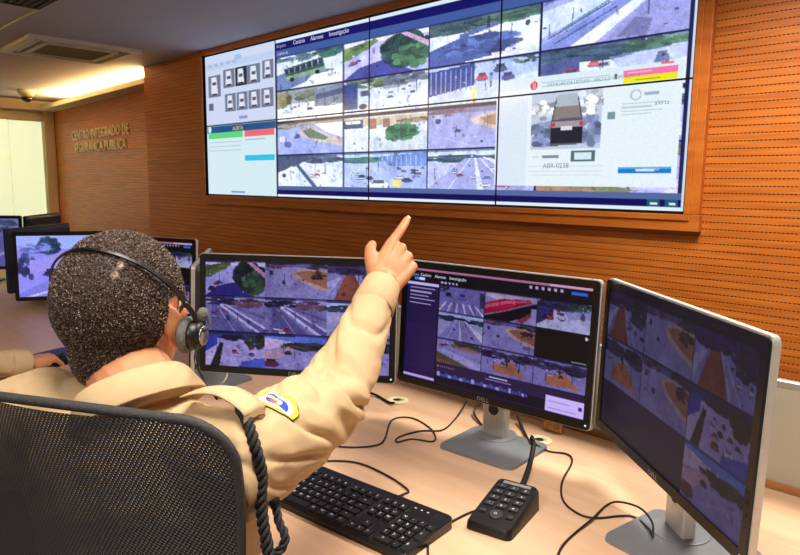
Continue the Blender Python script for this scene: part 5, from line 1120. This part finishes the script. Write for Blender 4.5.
# ------------------------------------------------------------------ chairs
def make_chair(loc, rz, label):
    ch = empty('office_chair', loc, rz); tag(ch, label, 'chair', 'mesh-back office chairs')
    zb, zt, Wt, Wb, rr = .57, 1.103, .194, .166, .062
    def hw(z):
        t = (z-zb)/(zt-zb); w = Wb+(Wt-Wb)*min(1, t*1.25)
        if z > zt-rr: w -= rr-math.sqrt(max(0, rr*rr-(z-zt+rr)**2))
        if z < zb+rr: w -= rr-math.sqrt(max(0, rr*rr-(zb+rr-z)**2))
        return w
    def sy(x, z): t = (z-zb)/(zt-zb); return -.155+.03*math.sin(t*math.pi*.9)-.015*t+1.1*x*x+.02*max(0, .15-t)
    nz_, nx_ = 40, 28; bm = bmesh.new(); uvl = bm.loops.layers.uv.new('UVMap'); G = []
    zz = [zb+(zt-zb)*(.5-.5*math.cos(math.pi*j/nz_)) for j in range(nz_+1)]
    for z in zz: G.append([bm.verts.new((hw(z)*(2*i/nx_-1), sy(hw(z)*(2*i/nx_-1), z), z)) for i in range(nx_+1)])
    for j in range(nz_):
        for i in range(nx_):
            f = bm.faces.new((G[j][i], G[j][i+1], G[j+1][i+1], G[j+1][i]))
            for l in f.loops: l[uvl].uv = (l.vert.co.x, l.vert.co.z)
    obj('mesh_back', bm, MT['mesh'], ch, True)
    loop = [Vector((hw(z), sy(hw(z), z)+.004, z)) for z in zz]+[Vector((-hw(z), sy(hw(z), z)+.004, z)) for z in zz[::-1]]
    bm = bmesh.new(); tube(bm, loop+[loop[0]], .0062, 10, False); obj('back_rim', bm, MT['rim'], ch, True)
    bm = bmesh.new(); tube(bm, spline([(0, -.17, .62), (0, -.18, .52), (0, -.15, .43), (0, -.02, .40)], 6), .02, 10); obj('back_post', bm, MT['dark'], ch, True)
    bm = bmesh.new(); tube(bm, [(-.13, -.155, .60), (0, -.175, .61), (.13, -.155, .60)], .014, 8); obj('lumbar_bar', bm, MT['dark'], ch, True)
    bm = bmesh.new(); prism(bm, rrect(.47, .46, .09, 8), .40, .455, axis='z', scale_b=.97); bmesh.ops.translate(bm, verts=bm.verts, vec=(0, .08, 0)); autosmooth(obj('seat', bm, MT['rim'], ch), 50)
    bm = bmesh.new(); revolve(bm, [(.03, .1), (.03, .30), (.05, .36), (.08, .40)], 20); obj('column', bm, MT['dark'], ch, True)
    for k in range(5):
        a = 2*math.pi*k/5+.3; e_ = Vector((math.cos(a)*.3, math.sin(a)*.3, .075)); bm = bmesh.new(); tube(bm, [(0, 0, .12), e_*.5+Vector((0, 0, .06)), e_], [.03, .024, .018], 8); lg = obj('leg', bm, MT['dark'], ch, True)
        bm = bmesh.new(); revolve(bm, [(.0, -.02), (.027, -.02), (.029, -.012), (.029, .012), (.027, .02), (0, .02)], 18, Matrix.Translation((e_.x, e_.y, .030)) @ Matrix.Rotation(a, 4, 'Z') @ Matrix.Rotation(math.pi/2, 4, 'X')); obj('caster', bm, MT['black'], lg, True)
    return ch
MT['rim'] = mat('chair_rim', (56, 55, 56), .7, var=.35, scale=260, bump=.5)
cN = px(138, 396, .87); make_chair((cN.x-.012, cN.y+.02, 0), math.radians(28), 'black mesh-back office chair carrying the pointing officer')
make_chair((N2.x, N2.y, 0), math.radians(14), 'black mesh-back office chair carrying the colleague with the mouse')
# ------------------------------------------------------------------ ceiling fittings and lettering
ac = empty('air_conditioner', (-6.02, 2.17, CEIL)); ac.rotation_euler = (0, 0, math.radians(-2)); tag(ac, 'square ceiling cassette air conditioner with dark slots', 'air conditioner')
h = .43; bm = bmesh.new()
for a in ((-h, -.36, -h, h), (.36, h, -h, h), (-.36, .36, -h, -.36), (-.36, .36, .36, h)): box(bm, a[0], a[1], a[2], a[3], -.03, -.001)
for a in ((-.29, -.25, -.29, .29), (.25, .29, -.29, .29), (-.25, .25, -.29, -.25), (-.25, .25, .25, .29)): box(bm, a[0], a[1], a[2], a[3], -.032, -.004)
obj('frame', bm, MT['acbody'], ac)
obj('grille_back', nbox(-.25, .25, -.25, .25, -.0195, -.0185), MT['acgrille'], ac); obj('slot_recess', nbox(-.36, .36, -.36, .36, -.008, -.001), MT['acdark'], ac)
for k in range(4):
    bm = nbox(-.30, .30, -.345, -.315, -.024, -.019); o = obj('louvre_flap', bm, MT['acbody'], ac); o.rotation_euler = (0, 0, k*math.pi/2)
for k in range(14): obj('grille_slat', nbox(-.249, .249, -.245+.036*k-.0, -.245+.036*k+.026, -.028, -.020), MT['acgrille'], ac)
dc = empty('dome_camera', pz(26, 90, CEIL)); dc.location.z = CEIL; tag(dc, 'white ceiling dome camera with a black dome', 'camera')
bm = bmesh.new(); revolve(bm, [(.095, -.001), (.095, -.03), (.075, -.075), (.05, -.09), (0, -.09)], 28); obj('housing', bm, MT['acbody'], dc, True)
bm = bmesh.new(); revolve(bm, [(.06, -.091), (.056, -.115), (.035, -.14), (0, -.15)], 24); obj('dome', bm, MT['black'], dc, True)
# ceiling grid strip and brown vent
struct('trim_5', nbox(-7.2, -4.2, 1.53, 1.545, CEIL-.008, CEIL-.0005), MT['acbody'], 'thin pale ceiling strip beside the brown vent')
struct('trim_6', nbox(-5.62, -5.605, .2, 1.528, CEIL-.008, CEIL-.0005), MT['acbody'], 'thin pale cross strip on the ceiling')
vc = pz(39, 8, CEIL); vt = empty('ceiling_vent', (vc.x+.32, vc.y-.25, CEIL)); tag(vt, 'dark brown slatted ceiling vent', 'vent')
bm = bmesh.new()
for a in ((-.32, -.29, -.25, .25), (.29, .32, -.25, .25), (-.29, .29, -.25, -.22), (-.29, .29, .22, .25)): box(bm, a[0], a[1], a[2], a[3], -.012, -.001)
obj('frame', bm, MT['vent'], vt)
for k in range(10): obj('slat', nbox(-.288, .288, -.2+.042*k, -.2+.042*k+.028, -.010, -.004), MT['vent'], vt)
for i, (x, y, e_, lb) in enumerate(ADDED_LAMPS):
    cl = empty('added_ceiling_lamp', (x, y, CEIL)); tag(cl, lb, 'lamp', 'added square ceiling lamps')  # housings for the added, unseen lamps
    bm = bmesh.new()
    for a in ((-.33, -.3, -.33, .33), (.3, .33, -.33, .33), (-.3, .3, -.33, -.3), (-.3, .3, .3, .33)): box(bm, a[0], a[1], a[2], a[3], -.02, -.001)
    obj('frame', bm, MT['acbody'], cl); obj('diffuser', nbox(-.299, .299, -.299, .299, -.014, -.002), MT['lamp'], cl)
lt = empty('wall_lettering_sign', (0, 0, 0)); tag(lt, 'raised metal lettering in two lines on the set-back wood wall', 'lettering')
ang = math.atan2(dirL.y, dirL.x)
def on_lwall(u, v):
    d = px(u, v, 1)-camo; n_ = Vector((nL.x, nL.y, 0)); t = (L0-camo).dot(n_)/d.dot(n_); return camo+d*t
for s, a, b_ in (('CENTRO INTEGRADO DE', (73, 140.5), (130, 134)), ('SEGURANÇA PÚBLICA', (76, 153), (127.5, 148.5))):
    A_, B_ = on_lwall(*a), on_lwall(*b_); w = (B_-A_).xy.length; z = (A_.z+B_.z)/2
    t = text('letter_line', s, .17, MT['metal_letter'], lt, (A_.x+nL.x*.012, A_.y+nL.y*.012, z), rot=(math.pi/2, 0, ang), extrude=.006)
    xs_ = [v.co.x for v in t.data.vertices]; t.scale = (w/(max(xs_)-min(xs_)), 1, 1); t['kind'] = 'stuff'
